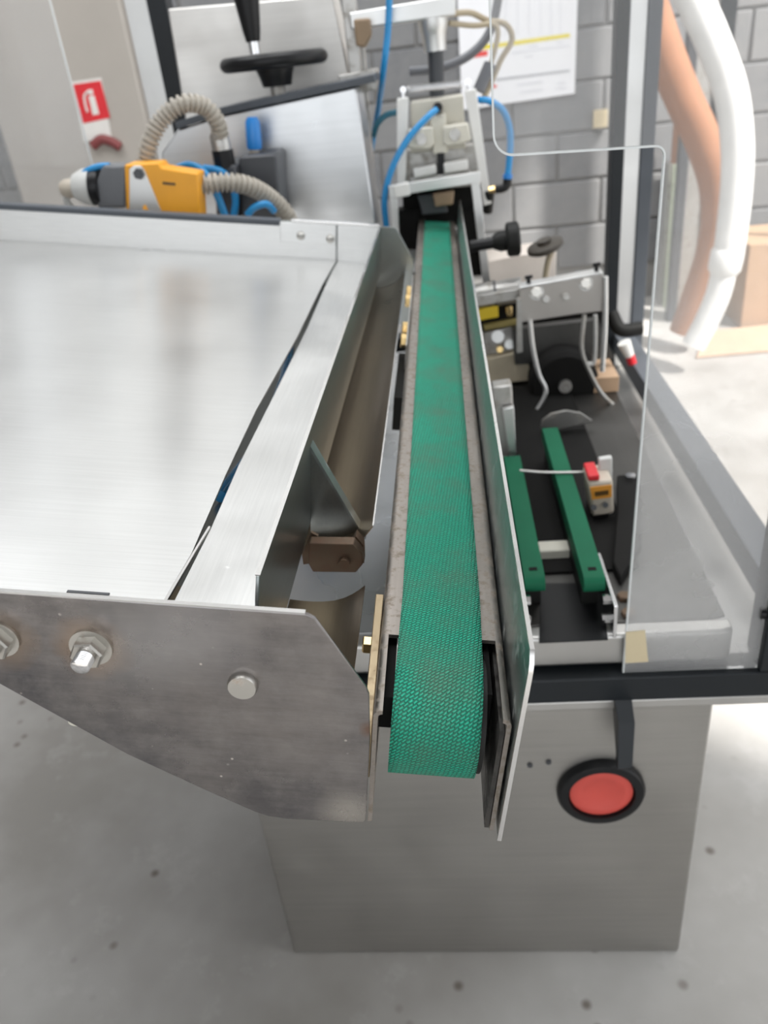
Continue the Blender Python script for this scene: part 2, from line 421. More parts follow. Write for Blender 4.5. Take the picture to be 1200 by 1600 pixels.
# dished underside seen down the slot
b = L(); b.box((-.165, YN + .004, -.037), (-.10, YF - .004, -.035)); obj('under_pan', b, 'wall_steel', tray)
b = L(); b.box((-.16, .36, -.034), (-.12, .455, -.031)); obj('under_block', b, 'beige_block', tray)
b = L(); b.tube([(-.17, 1.05, -.028), (-.148, .88, -.028), (-.142, .70, -.028), (-.155, .58, -.028)], .006); obj('under_tube', b, 'blue_tube', tray)
# right-hand wall
WTOP = .062
def wall_u(y): return -.0735 + (y - .345) * (.0085 / .95)
pts = [(wall_u(.343), .343, WTOP), (wall_u(.338), .338, .050), (wall_u(.336), .336, .02), (wall_u(.336), .336, -.017), (wall_u(YF), YF - .002, -.017), (wall_u(YF), YF - .002, WTOP)]
obj('side_wall', L().prism(pts, (-.002, 0, 0)), 'wall_steel', tray, bevel=.0004, smooth=False)
b = L(); b.prism([(wall_u(.343) + .0002, .3435, WTOP), (wall_u(.343) - .0024, .3435, WTOP), (wall_u(YF) - .0024, YF - .003, WTOP), (wall_u(YF) + .0002, YF - .003, WTOP)], (0, 0, .0007))
obj('wall_edge', b, 'edge_steel', tray)
# end plates (cheeks), mirror images of each other
def cheek(y):
    o = [(-.42, .0618), (-.0444, .0612), (-.0405, .0590), (-.0137, .0160), (-.0118, .0110), (-.0103, -.019), (-.0101, -.088), (-.0115, -.0905), (-.0564, -.0923), (-.0680, -.0912), (-.0754, -.0885), (-.1048, -.0725), (-.1471, -.048), (-.2114, -.001), (-.30, .052), (-.42, .055)]
    return [(u, y, v) for u, v in o]
_a, _c = CHEEK; _ti = world_of(tray).inverted() @ ML
for q_, r_c, col_, am in ((LY(143, 1010, YN), .017, (.42, .30, .21), .75), (LY(-2, 997, YN), .017, (.40, .29, .20), .6), (LY(577, 1140, YN), .005, (.22, .10, .05), .6), (LY(545, 1268, YN), .016, (.62, .58, .52), .5), (LY(300, 985, YN), .030, (.50, .49, .50), .35), (LY(215, 1010, YN), .028, (.52, .51, .51), .35)):
    _c = blotch(_a, _c, tuple(_ti @ q_), r_c, col_, am)
_c = _a.mix(CHEEK_SPECK, _c, (.75, .70, .66)); _a.col(_c)
obj('near_cheek', L().prism(cheek(YN), (0, .0022, 0)), 'cheek_steel', tray, bevel=.0007, seg=2)
b = L(); b.box((-.42, YN - .0003, .0612), (-.0455, YN + .0026, .0621)); obj('near_cheek_edge', b, 'edge_steel', tray)
obj('far_cheek', L().prism([(u, YF, v) for u, y, v in cheek(0)], (0, .0022, 0)), 'rail_steel' if False else 'wall_steel', tray, bevel=.0006)
# far upstand with dark trim, splice plate and screws
b = L(); b.box((-.90, YF - .0035, WT - .002), (-.134, YF - .0005, .056)); obj('far_upstand', b, 'flange_steel', tray, bevel=.0006)
b = L(); b.box((-.1322, YF - .0045, WT - .002), (-.0672, YF - .0005, .0625)); obj('corner_plate', b, 'flange_steel', tray, bevel=.0006)
b = L(); b.box((-.222, YF - .0062, .030), (-.1345, YF - .0036, .0605)); obj('splice_plate', b, 'flange_steel', tray, bevel=.0006)
b = L(); b.box((-.205, YF - .006, .0605), (-.068, YF + .006, .0645)); obj('top_lip', b, 'edge_steel', tray, bevel=.0008)
b = L(); b.box((-.90, YF - .008, .0545), (-.2225, YF + .012, .0635)); obj('rubber_trim', b, 'grey_trim', tray, bevel=.002)
for (px, py) in ((470, 368), (516, 373)):
    p = LY(px, py, YF - .0062)
    o = obj('screw', L().cyl((p.x, YF - .0062, p.z), (p.x, YF - .0082, p.z), .0068, prof=[(.0068, 0), (.0066, .5), (.0045, 1)], n=20), 'bolt_steel', tray)
    obj('slot', L().box((p.x - .0045, YF - .0085, p.z - .0007), (p.x + .0045, YF - .0080, p.z + .0007)), 'dark_grey', o)
# scratch slot in the panel near the front cheek
p = LW(105, 925, WT); q = LW(171, 929, WT)
obj('vent_slot', L().box((p.x, p.y - .001, WT - .0002), (q.x, p.y + .0012, WT + .0008)), 'dark_grey', tray)
# nuts, stud and pin on the near cheek
def nut(px, py, r=.0088, stud=True):
    p = LY(px, py, YN); y = YN
    wsh = obj('washer', L().cyl((p.x, y, p.z), (p.x, y - .0016, p.z), r * 1.28, n=28), 'bolt_steel', tray)
    n_ = obj('nut', L().cyl((p.x, y - .0016, p.z), (p.x, y - .0088, p.z), r, n=6, ph=.4, prof=[(r * .99, 0), (r, .1), (r, .85), (r * .9, 1)]), 'bolt_steel', tray, ang=25)
    if stud:
        def rf(t): return .0046 + .0004 * math.sin(t / .0012 * 2 * math.pi)
        obj('stud', L().tube([(p.x, y - .008 - k * .0003, p.z) for k in range(28)] , .005, n=16, sub=1, rfun=rf), 'chrome', n_)
nut(143, 1010); nut(-2, 997)
p = LY(380, 1068, YN)
obj('pin', L().cyl((p.x, YN, p.z), (p.x, YN - .004, p.z), .0080, n=32, prof=[(.0082, 0), (.0082, .6), (.0074, 1)]), 'bolt_steel', tray)
p = LY(122, 1122, YN + .03)
obj('foot', L().cyl((p.x, YN + .03, p.z - .004), (p.x, YN + .03, p.z + .03), .006, n=20, prof=[(.003, 0), (.006, .1), (.006, 1)]), 'cream', tray)
# curved chute below the wall, in two lengths
prof = [(-.0225, -.004), (-.0265, -.0105), (-.031, -.0165), (-.037, -.0225), (-.044, -.0272), (-.052, -.0305), (-.060, -.0325), (-.068, -.0335), (-.0760, -.0335)]
def chute(name, y0, y1, tilt=0):
    b = L(); t = .0011; n = len(prof)
    ys = [y0 + (y1 - y0) * k / 2 for k in range(3)]
    def yy(y, i): return y + (tilt * (1 - i / (n - 1)) ** 1.5 if y == y1 else 0)
    top = [[(u, yy(y, i), v) for i, (u, v) in enumerate(prof)] for y in ys]
    bot = [[(u + .0002, yy(y, i), v - t) for i, (u, v) in enumerate(prof)] for y in ys]
    b.strip(top); b.strip(bot)
    b.strip([top[0], bot[0]]); b.strip([top[-1], bot[-1]])
    b.strip([[r[0] for r in top], [r[0] for r in bot]]); b.strip([[r[-1] for r in top], [r[-1] for r in bot]])
    return obj(name, b, 'chute_steel', tray, ang=60)
chute('chute', .510, YF - .001); chute('chute', .3175, .452, -.018)
b = L(); b.box((-.0228, .510, -.0052), (-.0218, YF - .001, -.0034)); obj('chute_edge', b, 'edge_steel', tray)
# gusset and hinge block
g0 = wall_u(.53)
obj('gusset', L().prism([(g0, .530, .045), (g0, .530, -.032), (-.030, .530, -.034), (-.030, .530, -.029)], (0, .0022, 0)), 'wall_steel', tray, smooth=False)
obj('gusset_edge', L().prism([(g0, .5302, .045), (-.030, .5302, -.029), (-.0285, .5302, -.029), (g0, .5302, .0485)], (0, .012, 0)), 'guide_steel', tray, smooth=False)
yb = .486
hb = obj('hinge_block', L().prism([LY(x, y, yb) for x, y in ((483, 849), (552, 850), (566, 866), (567, 882), (556, 895), (489, 894), (481, 880))], (0, .010, 0)), 'rust_steel', tray, bevel=.0008)
obj('hinge_pin', L().cyl(LY(538, 878, yb), LY(538, 878, yb) + V((0, -.004, 0)), .0042, n=20), 'rust_steel', hb)
obj('hinge_plate', L().prism([LY(x, y, yb + .011) for x, y in ((472, 868), (486, 832), (497, 838), (489, 880), (474, 882))], (0, .003, 0)), 'rust_steel', hb)
obj('hinge_cheek', L().prism([LY(x, y, yb + .011) for x, y in ((549, 850), (556, 838), (568, 852), (569, 880), (560, 880))], (0, .010, 0)), 'rust_steel', hb)

# ================================================================== CONVEYOR
U0, U1 = .0028, .0528
conv = thing('infeed_conveyor', 'narrow conveyor with green woven belt between steel side rails', 'conveyor', CB(.028, .95, -.10), (0, AL, 0))
# belt: loop round near and far pulleys with UVs in metres
YP, RP, YB = .354, .036, 1.70
path = []
nA = 28
L0 = 0
prev = None
def bp():
    out = []
    for k in range(41): out.append((YB - (YB - YP) * k / 40, 0.0))
    for k in range(1, nA + 1):
        t = math.pi * k / nA; out.append((YP - RP * math.sin(t), -RP + RP * math.cos(t)))
    for k in range(1, 21): out.append((YP + (YB - YP) * k / 20, -2 * RP))
    for k in range(1, nA):
        t = math.pi * k / nA; out.append((YB + RP * math.sin(t), -RP - RP * math.cos(t)))
    return out
bpth = bp()
bm = bmesh.new(); uvl = bm.loops.layers.uv.new('UVMap')
n = len(bpth); Ls = [0]
for i in range(1, n + 1):
    a_, b_ = bpth[i - 1], bpth[i % n]; Ls.append(Ls[-1] + math.hypot(a_[0] - b_[0], a_[1] - b_[1]))
NX = 8; th = .0022
def drift(y): return -.0025 * max(0, min(1, (.42 - y) / .12))
outer = [[bm.verts.new(ML @ V((U0 + (U1 - U0) * j / NX + drift(y) * (1 if v > -RP * 2.2 else 0), y, v))) for j in range(NX + 1)] for y, v in bpth]
for i in range(n):
    for j in range(NX):
        f = bm.faces.new([outer[i][j], outer[i][j + 1], outer[(i + 1) % n][j + 1], outer[(i + 1) % n][j]])
        for lp, (uu, ss) in zip(f.loops, ((j, i), (j + 1, i), (j + 1, i + 1), (j, i + 1))): lp[uvl].uv = (.05 * uu / NX, Ls[ss])
b = B(); b.bm.free(); b.bm = bm
belt = obj('belt', b, 'belt', conv, ang=80)
sm = belt.modifiers.new('solid', 'SOLIDIFY'); sm.thickness = th; sm.offset = -1
obj('roller', L().cyl((U0 - .001, YP, -RP), (U1 + .001, YP, -RP), RP - .0028, n=36), 'black_rough', conv)
obj('roller', L().cyl((U0 - .001, YB, -RP), (U1 + .001, YB, -RP), RP - .0028, n=36), 'black_rough', conv)
obj('bed', L().box((.0055, .40, -.010), (.0500, YB - .04, -.003)), 'soot', conv)
# side rails: folded channel, lip notched near the end roller
def rail(name, ui, uo, ulip, notch_y, lip_w=-.0028):
    s = 1 if uo > ui else -1; th = .0026
    b = L()
    def prof(lip):       # cross-section in (u,w); folded lip + wall
        r = .005; out = []
        if lip: out.append((ulip, lip_w))
        steps = 5
        for k in range(steps + 1):
            t = math.pi / 2 * k / steps; out.append((uo - s * r + s * r * math.sin(t), lip_w - r + r * math.cos(t)))
        out.append((uo, -.0920))
        inn = [(uo - s * th, -.0920)]
        for k in range(steps, -1, -1):
            t = math.pi / 2 * k / steps; rr = r - th; inn.append((uo - s * r + s * rr * math.sin(t), lip_w - r + rr * math.cos(t)))
        if lip: inn.append((ulip, lip_w - th))
        return out + inn
    p = prof(True); b.prism([(u, notch_y, v) for u, v in p], (0, YB + .03 - notch_y, 0))
    p = prof(False); b.prism([(u, YN + .003, v) for u, v in p], (0, notch_y - YN - .003, 0))
    return obj(name, b, 'rail_steel', conv, ang=50)
rail('side_rail', U0, -.0092, .0045, .383); rail('side_rail', U1, .0657, .0512, .384)
# dark filler wall seen in the notches
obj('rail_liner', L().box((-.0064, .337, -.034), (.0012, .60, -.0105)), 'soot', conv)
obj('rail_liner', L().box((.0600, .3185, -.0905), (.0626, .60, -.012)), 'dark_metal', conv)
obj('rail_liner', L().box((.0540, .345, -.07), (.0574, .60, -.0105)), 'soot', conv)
# tall guide plate on the right
gp = obj('guide_plate', L().prism([(.0672, .3085, .0455), (.0672, .3075, .040), (.0672, .3105, -.090), (.0672, .80, -.090), (.0672, 1.66, -.03), (.0672, 1.66, .048), (.0672, .3145, .049)], (.0022, 0, 0)), 'guide_steel', conv, bevel=.0006)
obj('guide_edge', L().prism([(.0671, .3145, .0490), (.0671, 1.66, .0480), (.0671, 1.66, .0496), (.0671, .3135, .0506)], (.0024, 0, 0)), 'edge_steel', conv)
obj('guide_edge', L().prism([(.0671, .3085, .0455), (.0671, .3135, .0506), (.0671, .3155, .049), (.0671, .3095, .040), (.0671, .3118, -.090), (.0671, .3098, -.0905), (.0671, .3072, .040)], (.0024, 0, 0)), 'edge_steel', conv)
# left: yellow-zinc hinge bar with hex bolts
hbp = obj('mounting_bar', L().prism([(-.0148, .3178, -.021), (-.0148, .424, -.003), (-.0148, .424, -.055), (-.0148, .3178, -.055)], (.0054, 0, 0)), 'zinc_yellow', conv, bevel=.0006)
def hexbolt(y, v, u=-.0126, r=.0068, h=.0055, mat='brass'):
    return obj('bolt', L().cyl((u, y, v), (u - h, y, v), r, n=6, ph=.5, prof=[(r, 0), (r, .85), (r * .85, 1)]), mat, conv, ang=25)
_q = LY(575, 1008, .398); hexbolt(.398, _q.z, u=-.0149, r=.0058, h=.0058)
for (y, v) in ((1.20, -.012), (1.15, -.012), (1.02, -.012), (.97, -.012)): hexbolt(y, v, u=-.0115, r=.0085, h=.007)
obj('splice_bracket', L().box((-.0112, .93, -.05), (-.0094, 1.27, -.004)), 'grey_alu', conv)
obj('hinge_bracket', L().box((-.024, 1.30, -.03), (-.0094, 1.46, -.006)), 'chrome', conv)
obj('hinge_bracket', L().box((-.020, .84, -.075), (-.0094, .99, -.035)), 'black_rough', conv)
# support under the conveyor down to the deck
obj('support_arm', B().prism([CB(-.004, .70, -.07), CB(.058, .70, -.07), CB(.058, .78, -.07), CB(-.004, .78, -.07)], (-.0, 0, -.183)), 'cabinet_steel', conv)

# ================================================================== MACHINE CABINET
YC = .705
cab = thing('machine_cabinet', 'grey stainless machine cabinet with red stop button standing on the concrete floor', 'cabinet', (0, 1.2, 0))
obj('body', B().box((-.2935, YC, 0), (.2750, 1.75, .492)), 'cabinet_steel', cab, bevel=.004)
obj('top_ledge', B().box((-.292, YC - .012, .4925), (.385, 1.78, .5055)), 'lip_steel', cab, bevel=.002)
c = PY(938, 1233, YC)
fl = obj('stop_button', B().cyl((c.x, YC, c.z), (c.x, YC - .012, c.z), .054, n=48, prof=[(.054, 0), (.054, .5), (.051, .9), (.047, 1), (.041, .95), (.040, .3)]), 'black', cab)
obj('button_cap', B().cyl((c.x, YC - .0037, c.z), (c.x, YC - .0095, c.z), .037, n=48, prof=[(.0385, 0), (.0385, .6), (.035, .8), (.027, .82), (.026, .7)]), 'red_button', fl)
h = [PY(962, 1092, YC - .02), PY(978, 1120, YC - .045), PY(985, 1140, YC - .05), PY(978, 1205, YC - .05)]
hd = B(); q = [PY(960, 1090, YC - .012), PY(990, 1090, YC - .012), PY(992, 1130, YC - .045), PY(990, 1205, YC - .045), PY(966, 1208, YC - .045), PY(967, 1130, YC - .045)]
hd.prism([(q[0].x, YC, q[0].z), (q[1].x, YC, q[1].z), (q[2].x, YC - .045, q[2].z), (q[3].x, YC - .040, q[3].z), (q[4].x, YC - .040, q[4].z), (q[5].x, YC - .045, q[5].z)], (0, .012, 0))
obj('handle', hd, 'dark_frame', cab, bevel=.004)
for (px, py) in ((828, 1195), (857, 1190)):
    p = PY(px, py, YC); obj('rivet', B().cyl((p.x, YC, p.z), (p.x, YC - .002, p.z), .0035, n=14), 'dark_grey', cab)

# deck tray on top of the cabinet
deck = thing('machine_deck', 'grey steel deck plate with folded front lip under the twin green belts', 'deck', (0, 1.2, .506))
ZD = .588
o = [(.0005, .7305), (.272, .7305), (.285, .735), (.298, 1.72), (.0005, 1.72)]
obj('deck_plate', B().box((-.285, .7305, ZD - .003), (0, 1.72, ZD)), 'bright_deck', deck, bevel=.001)
obj('deck_plate', B().prism([(x, y, ZD) for x, y in o], (0, 0, -.003)), 'deck_steel', deck, bevel=.001)
obj('front_lip', B().prism([(-.285, YC + .002, .5465), (.275, YC + .002, .5465), (.287, YC + .006, .5465), (.2885, .73, .5465), (-.285, .73, .5465)], (0, 0, ZD - .5465 + .0005)), 'lip_steel', deck, bevel=.004)
obj('deck_skirt', B().box((-.28, .74, .5065), (.27, 1.7, .584)), 'dark_frame', deck)
# dark well between the belts
p = [PZ(*q, ZD + .001) for q in ((845, 912), (940, 912), (950, 1000), (842, 1005))]
obj('oil_well', B().prism([(v.x, v.y, ZD + .0006) for v in p], (0, 0, .0012)), 'black', deck)
for (px, py) in ((975, 935), (982, 961)):
    p = PZ(px, py, ZD); obj('bolt', B().cyl((p.x, p.y, ZD), (p.x, p.y, ZD + .006), .0085, n=6, prof=[(.0085, 0), (.0085, .8), (.007, 1)]), 'rust_steel', deck, ang=25)
p0 = [PZ(*q, .60) for q in ((1000, 742), (1003, 850), (970, 905), (957, 880), (964, 800), (964, 745))]
obj('side_plate', B().prism([(v.x, v.y, ZD + .0008) for v in p0], (0, 0, .014)), 'soot', deck, bevel=.002)
p = PZ(985, 748, .603); obj('bolt', B().cyl((p.x, p.y, .602), (p.x, p.y, .609), .008, n=6), 'chrome', deck, ang=25)
# dark drive bay behind the belts
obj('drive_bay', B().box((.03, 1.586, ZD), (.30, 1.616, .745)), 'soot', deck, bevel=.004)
obj('base_plate', B().box((.045, .83, ZD + .0004), (.213, 1.455, ZD + .004)), 'soot', deck)

# twin narrow belts on the deck
def narrow_belt(label, x0, x1, yn, yf, z):
    t = thing('belt_conveyor', label, 'conveyor', ((x0 + x1) / 2, (yn + yf) / 2, ZD), group='twin green belts on the deck')
    bd = B(); r = .011; s = []
    for k in range(9): a_ = math.pi * k / 8; s.append((yn + r - r * math.sin(a_), z - r + r * math.cos(a_)))
    for k in range(9): a_ = math.pi * k / 8; s.append((yf - r + r * math.sin(a_), z - r - r * math.cos(a_)))
    bd.prism([(x0, y, zz) for y, zz in s], (x1 - x0, 0, 0)); obj('belt', bd, 'belt_plain', t)
    obj('seam', B().box((x0 + .007, yn + .017, z - .0002), (x1 - .007, yn + .023, z + .0006)), 'soot', t)
    obj('beam', B().box((x0 + .002, yn + .03, ZD + .001), (x1 - .002, yf - .02, z - .023)), 'black_rough', t)
    return t
ZB = .645
pr_ = PZ(930, 905, ZB); pl_ = PZ(836, 905, ZB)
t1 = narrow_belt('narrow green belt on the deck beside the yellow counter', pr_.x - .0115, pr_.x + .0115, pr_.y, PZ(872, 664, ZB).y, ZB)
t2 = narrow_belt('narrow green belt on the deck next to the conveyor guide plate', pl_.x - .0115, pl_.x + .0115, pl_.y, 1.06, ZB)
for t, p, xs in ((t1, pr_, .0165), (t2, pl_, -.0165)):
    x = p.x + xs
    obj('end_plate', B().box((x - .002, p.y - .035, ZD + .002), (x + .002, p.y + .07, ZB - .012)), 'chrome' if xs > 0 else 'grey_alu', t, bevel=.0008)
    for dz in (.018, .044):
        obj('bolt', B().cyl((x, p.y - .012, ZD + dz - .006), (x - (.010 if xs > 0 else -.010), p.y - .012, ZD + dz - .006), .0055, n=6), 'chrome', t, ang=25)
p = PZ(868, 858, ZD + .01)
tag(obj('spacer_block', B().box((p.x - .022, p.y - .012, ZD), (p.x + .022, p.y + .012, ZD + .016)), 'cream', bevel=.002), 'small pale spacer block lying between the twin green belts', 'block')

YCN = .945
# counter and its rod
c = PY(940, 772, YCN)
t = thing('counter', 'small beige counter with orange display beside the green deck belt', 'counter', (c.x, YCN, ZD))
obj('case', B().prism([PY(919, 754, YCN), PY(958, 750, YCN), PY(960, 803, YCN), PY(925, 808, YCN)], (0, .05, 0)), 'beige_plastic', t, bevel=.004)
d = obj('display', B().prism([PY(922, 762, YCN - .0015), PY(956, 758, YCN - .0015), PY(956, 777, YCN - .0015), PY(925, 781, YCN - .0015)], (0, .002, 0)), 'display', t)
obj('digits', B().prism([PY(929, 769, YCN - .0025), PY(951, 766, YCN - .0025), PY(951, 773, YCN - .0025), PY(930, 776, YCN - .0025)], (0, .001, 0)), 'digits', d)
for (x, y) in ((928, 793), (946, 789)):
    obj('key', B().cyl(PY(x, y, YCN - .0005), PY(x, y, YCN - .0035), .004, n=14), 'dark_grey', t)
obj('top_cap', B().prism([PY(919, 752, YCN + .001), PY(937, 751, YCN + .001), PY(937, 742, YCN + .001), PY(919, 744, YCN + .001)], (0, .04, 0)), 'red', t, bevel=.002)
obj('bracket', B().prism([PY(936, 752, YCN + .03), PY(957, 750, YCN + .03), PY(957, 715, YCN + .03), PY(936, 718, YCN + .03)], (0, .01, 0)), 'light_plastic', t, bevel=.002)
obj('stand', B().box((c.x - .012, YCN + .01, ZD + .0008), (c.x + .012, YCN + .04, c.z)), 'black_rough', t)
tag(obj('sensor_rod', B().tube([PY(812, 735, .985), PY(850, 738, .985), PY(900, 738, .985), PY(957, 736, .985)], .0017, n=8), 'grey_alu'), 'thin steel rod running across both green deck belts', 'rod')

# ================================================================== GUARD FRAME
gf = thing('guard_frame', 'dark profile guard frame with clear notched plastic panel around the machine', 'guard', (.1, 1.2, .506))
obj('front_bar', B().box((-.292, YC - .014, .5060), (.40, YC + .022, .5405)), 'dark_frame', gf, bevel=.002)
obj('post', B().box((.3130, YC - .014, .5410), (.3600, YC + .030, 1.75)), 'dark_frame', gf, bevel=.002)
obj('bolt', B().cyl((.313, YC - .004, .615), (.307, YC - .004, .615), .006, n=14), 'black', gf)
obj('side_bar', B().box((.352, YC + .031, .5460), (.392, 2.3, .5860)), 'grey_trim', gf, bevel=.002)
YR = 1.75
x0, x1, x2, x3 = .333, .357, .389, .415
obj('rear_post', B().box((x0, YR - .012, .507), (x1, YR + .03, 1.8)), 'dark_frame', gf, bevel=.001)
obj('rear_post', B().box((x1 + .0003, YR - .004, .507), (x2, YR + .03, 1.8)), 'alu', gf, bevel=.001)
obj('rear_post', B().box((x2 + .0003, YR - .010, .507), (x3, YR + .03, 1.8)), 'grey_trim', gf, bevel=.001)
obj('rear_bar', B().box((.10, YR - .012, .60), (x0 - .0005, YR + .03, .64)), 'dark_frame', gf, bevel=.002)
# clear panel with the product notch (rounded inner corner)
YA = YC - .006
def arc(cx, cz, r, a0, a1, n=7): return [(cx + r * math.cos(math.radians(a0 + (a1 - a0) * k / n)), cz + r * math.sin(math.radians(a0 + (a1 - a0) * k / n))) for k in range(n + 1)]
A1 = PY(766, 0, YA); A2 = PY(770, 250, YA); A3 = PY(1040, 228, YA); A4 = PY(975, 1036, YA)
out = [(.0418, 1.75)] + arc(.0418 + .016, A2.z + .016 + .002, .016, 180, 270) + arc(A3.x - .008, A3.z - .008 + .0005, .008, 90, 0) + [(A4.x, .5412), (.3128, .5412), (.3128, 1.75)]
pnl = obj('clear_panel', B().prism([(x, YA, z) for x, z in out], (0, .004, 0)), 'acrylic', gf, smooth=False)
b = B(); e = [V((x, YA + .002, z)) for x, z in out[:-2]]
for i in range(len(e) - 1): b.bar(e[i], e[i + 1], (0, 1, 0), .0044, .0016)
obj('polished_edge', b, 'acrylic_edge', pnl)
p = [PY(*q, YA - .001) for q in ((978, 988), (1008, 985), (1013, 1034), (977, 1036))]
tag(obj('tape', B().prism([(v.x, YA - .0012, v.z) for v in p], (0, .001, 0)), 'tape'), 'strip of beige tape on the lower corner of the clear panel', 'tape')
# left rear post and left clear panel
lx = [PY(232, 20, 1.9).x, PY(262, 20, 1.9).x, PY(196, 20, 1.9).x]
obj('rear_post', B().box((lx[0], 1.9, .507), (lx[1], 1.95, 1.8)), 'dark_frame', gf, bevel=.001)
obj('rear_post', B().box((lx[2], 1.905, .507), (lx[0] - .0005, 1.95, 1.8)), 'alu', gf, bevel=.001)
obj('rear_bar', B().box((lx[2] - .4, 1.9, .507), (x0, 1.95, .56)), 'dark_frame', gf, bevel=.002)
xl = PY(110, 130, 1.5).x
pn = obj('clear_panel', B().box((-1.15, 1.5, .60), (xl, 1.504, 1.75)), 'acrylic_left', gf, smooth=False)
obj('polished_edge', B().box((xl, 1.4995, .60), (xl + .0016, 1.5045, 1.75)), 'acrylic_edge', pn)
obj('panel_post', B().box((-1.19, 1.48, .0), (-1.152, 1.52, 1.78)), 'dark_frame', gf, bevel=.002)

# ================================================================== DRIVE HOUSING + HANDWHEEL
YH = 1.60
dh = thing('drive_housing', 'bright steel drive housing with dark edge trim behind the feed tray', 'housing', (-.32, 1.65, .59))
fr = [PY(*q, YH) for q in ((250, 330), (252, 240), (277, 203), (345, 181), (556, 136), (586, 347))]
fr = [(p.x, YH, p.z) for p in fr]; fr = [(fr[0][0], YH, ZD + .002)] + fr[1:5] + [(fr[5][0], YH, fr[5][2]), (fr[5][0], YH, ZD + .002)]
obj('body', B().prism(fr, (0, .16, 0)), 'housing_steel', dh, bevel=.003)
tr = [PY(*q, YH - .004) for q in ((277, 203), (345, 181), (586, 129))]
b = B()
for i in range(2): b.bar((tr[i].x, YH + .075, tr[i].z + .007), (tr[i + 1].x, YH + .075, tr[i + 1].z + .007), (0, 0, 1), .012, .17)
obj('edge_trim', b, 'grey_trim', dh, bevel=.001)
ub = [PY(*q, 1.765) for q in ((262, 14), (528, -10), (548, 128), (345, 182), (290, 190))]
ub = [(p.x, 1.765, p.z) for p in ub]; ub = [(ub[0][0], 1.765, 1.42), (ub[1][0], 1.765, 1.42)] + ub[2:]
ub[0] = (PY(262, 14, 1.765).x, 1.765, PY(262, 14, 1.765).z); ub[1] = (PY(520, -8, 1.765).x, 1.765, PY(520, -8, 1.765).z)
lowz = ZD + .002
ub = [ub[0], ub[1], ub[2], (ub[2][0], 1.765, lowz), (ub[4][0], 1.765, lowz), ub[4]]
obj('upper_box', B().prism(ub, (0, .12, 0)), 'upper_steel', dh, bevel=.003)

hw = PY(428, 95, YH + .03); RW = .097
t = thing('handwheel', 'black spoked handwheel with upright crank handle on the drive housing', 'handwheel', (hw.x, hw.y, hw.z - .05))
cx, cy, cz = hw.x, hw.y, hw.z
rim = B()
rings = []
for k in range(48):
    a_ = 2 * math.pi * k / 48
    rings.append([(cx + (RW - .012 + .012 * math.cos(p_)) * math.cos(a_), cy + (RW - .012 + .012 * math.cos(p_)) * math.sin(a_), cz + .012 * math.sin(p_)) for p_ in [2 * math.pi * j / 12 for j in range(13)]])
rings.append(rings[0]); rim.strip(rings); bmesh.ops.remove_doubles(rim.bm, verts=rim.bm.verts, dist=1e-5)
obj('rim', rim, 'black', t)
for k in range(3):
    a_ = 2 * math.pi * k / 3 + .5
    obj('spoke', B().bar((cx + .02 * math.cos(a_), cy + .02 * math.sin(a_), cz - .006), (cx + (RW - .012) * math.cos(a_), cy + (RW - .012) * math.sin(a_), cz), (0, 0, 1), .014, .024), 'black', t, bevel=.003)
obj('hub', B().cyl((cx, cy, cz + .012), (cx, cy, cz - .040), .03, n=32, prof=[(.026, 0), (.034, .2), (.036, .4), (.030, .7), (.026, 1)]), 'black', t)
obj('shaft', B().cyl((cx, cy, cz - .040), (cx, cy, cz - .075), .016, n=24, prof=[(.014, 0), (.014, .4), (.022, .42), (.022, 1)]), 'grey_alu', t)
hp = PY(398, 80, YH - .03)
obj('ferrule', B().cyl((hp.x, hp.y, hp.z - .004), (hp.x, hp.y, hp.z + .014), .009, n=20), 'chrome', t)
obj('crank_handle', B().cyl((hp.x, hp.y, hp.z + .014), (hp.x, hp.y, hp.z + .115), .011, n=28, prof=[(.012, 0), (.015, .15), (.021, .6), (.025, .88), (.022, .97), (.012, 1)]), 'black', t)

# ================================================================== SENSOR, CONDUITS, REGULATOR
YS = 1.365
def PS(px, py, dy=0): return PY(px, py, YS + dy)
t = thing('photoelectric_sensor', 'yellow sensor with grey screw-on head mounted behind the tray wall', 'sensor', (PS(250, 335).x, YS, PS(250, 345).z - .05))
obj('body', B().prism([PS(194, 257), PS(248, 254), PS(252, 262), PS(309, 271), PS(313, 345), PS(198, 345)], (0, .045, 0)), 'orange', t, bevel=.003)
obj('lettering', B().prism([PS(254, 284, -.0006), PS(274, 286, -.0006), PS(274, 290, -.0006), PS(254, 288, -.0006)], (0, .0008, 0)), 'digits', t)
br_ = obj('mounting_bracket', B().prism([PS(202, 264, -.003), PS(209, 259, -.003), PS(220, 259, -.003), PS(226, 267, -.003), PS(258, 345, -.003), PS(202, 345, -.003)], (0, .0025, 0)), 'alu', t, bevel=.0006)
obj('bracket_stem', B().box((PS(205, 345).x, YS + .002, PS(230, 420).z), (PS(240, 345).x, YS + .012, PS(230, 340).z)), 'alu', br_)
obj('bolt', B().cyl(PS(216, 272, -.003), PS(216, 272, -.010), .0085, n=6), 'dark_grey', br_, ang=25)
obj('hole', B().cyl(PS(228, 325, -.003), PS(228, 325, -.0038), .005, n=16), 'orange', br_)
a0, a1 = PS(198, 292, .022), PS(157, 290, .022)
obj('head', B().prism([PS(160, 258), PS(196, 258), PS(197, 326), PS(152, 326), PS(146, 290)], (0, .045, 0)), 'grey_plastic', t, bevel=.005)
obj('collar', B().cyl(PS(160, 292, .02), PS(144, 292, .02), .029, n=28, prof=[(.028, 0), (.030, .3), (.028, 1)]), 'black', t)
obj('plug', B().cyl(PS(146, 292, .02), PS(118, 292, .02), .028, n=28, prof=[(.030, 0), (.028, .5), (.020, 1)]), 'light_plastic', t)
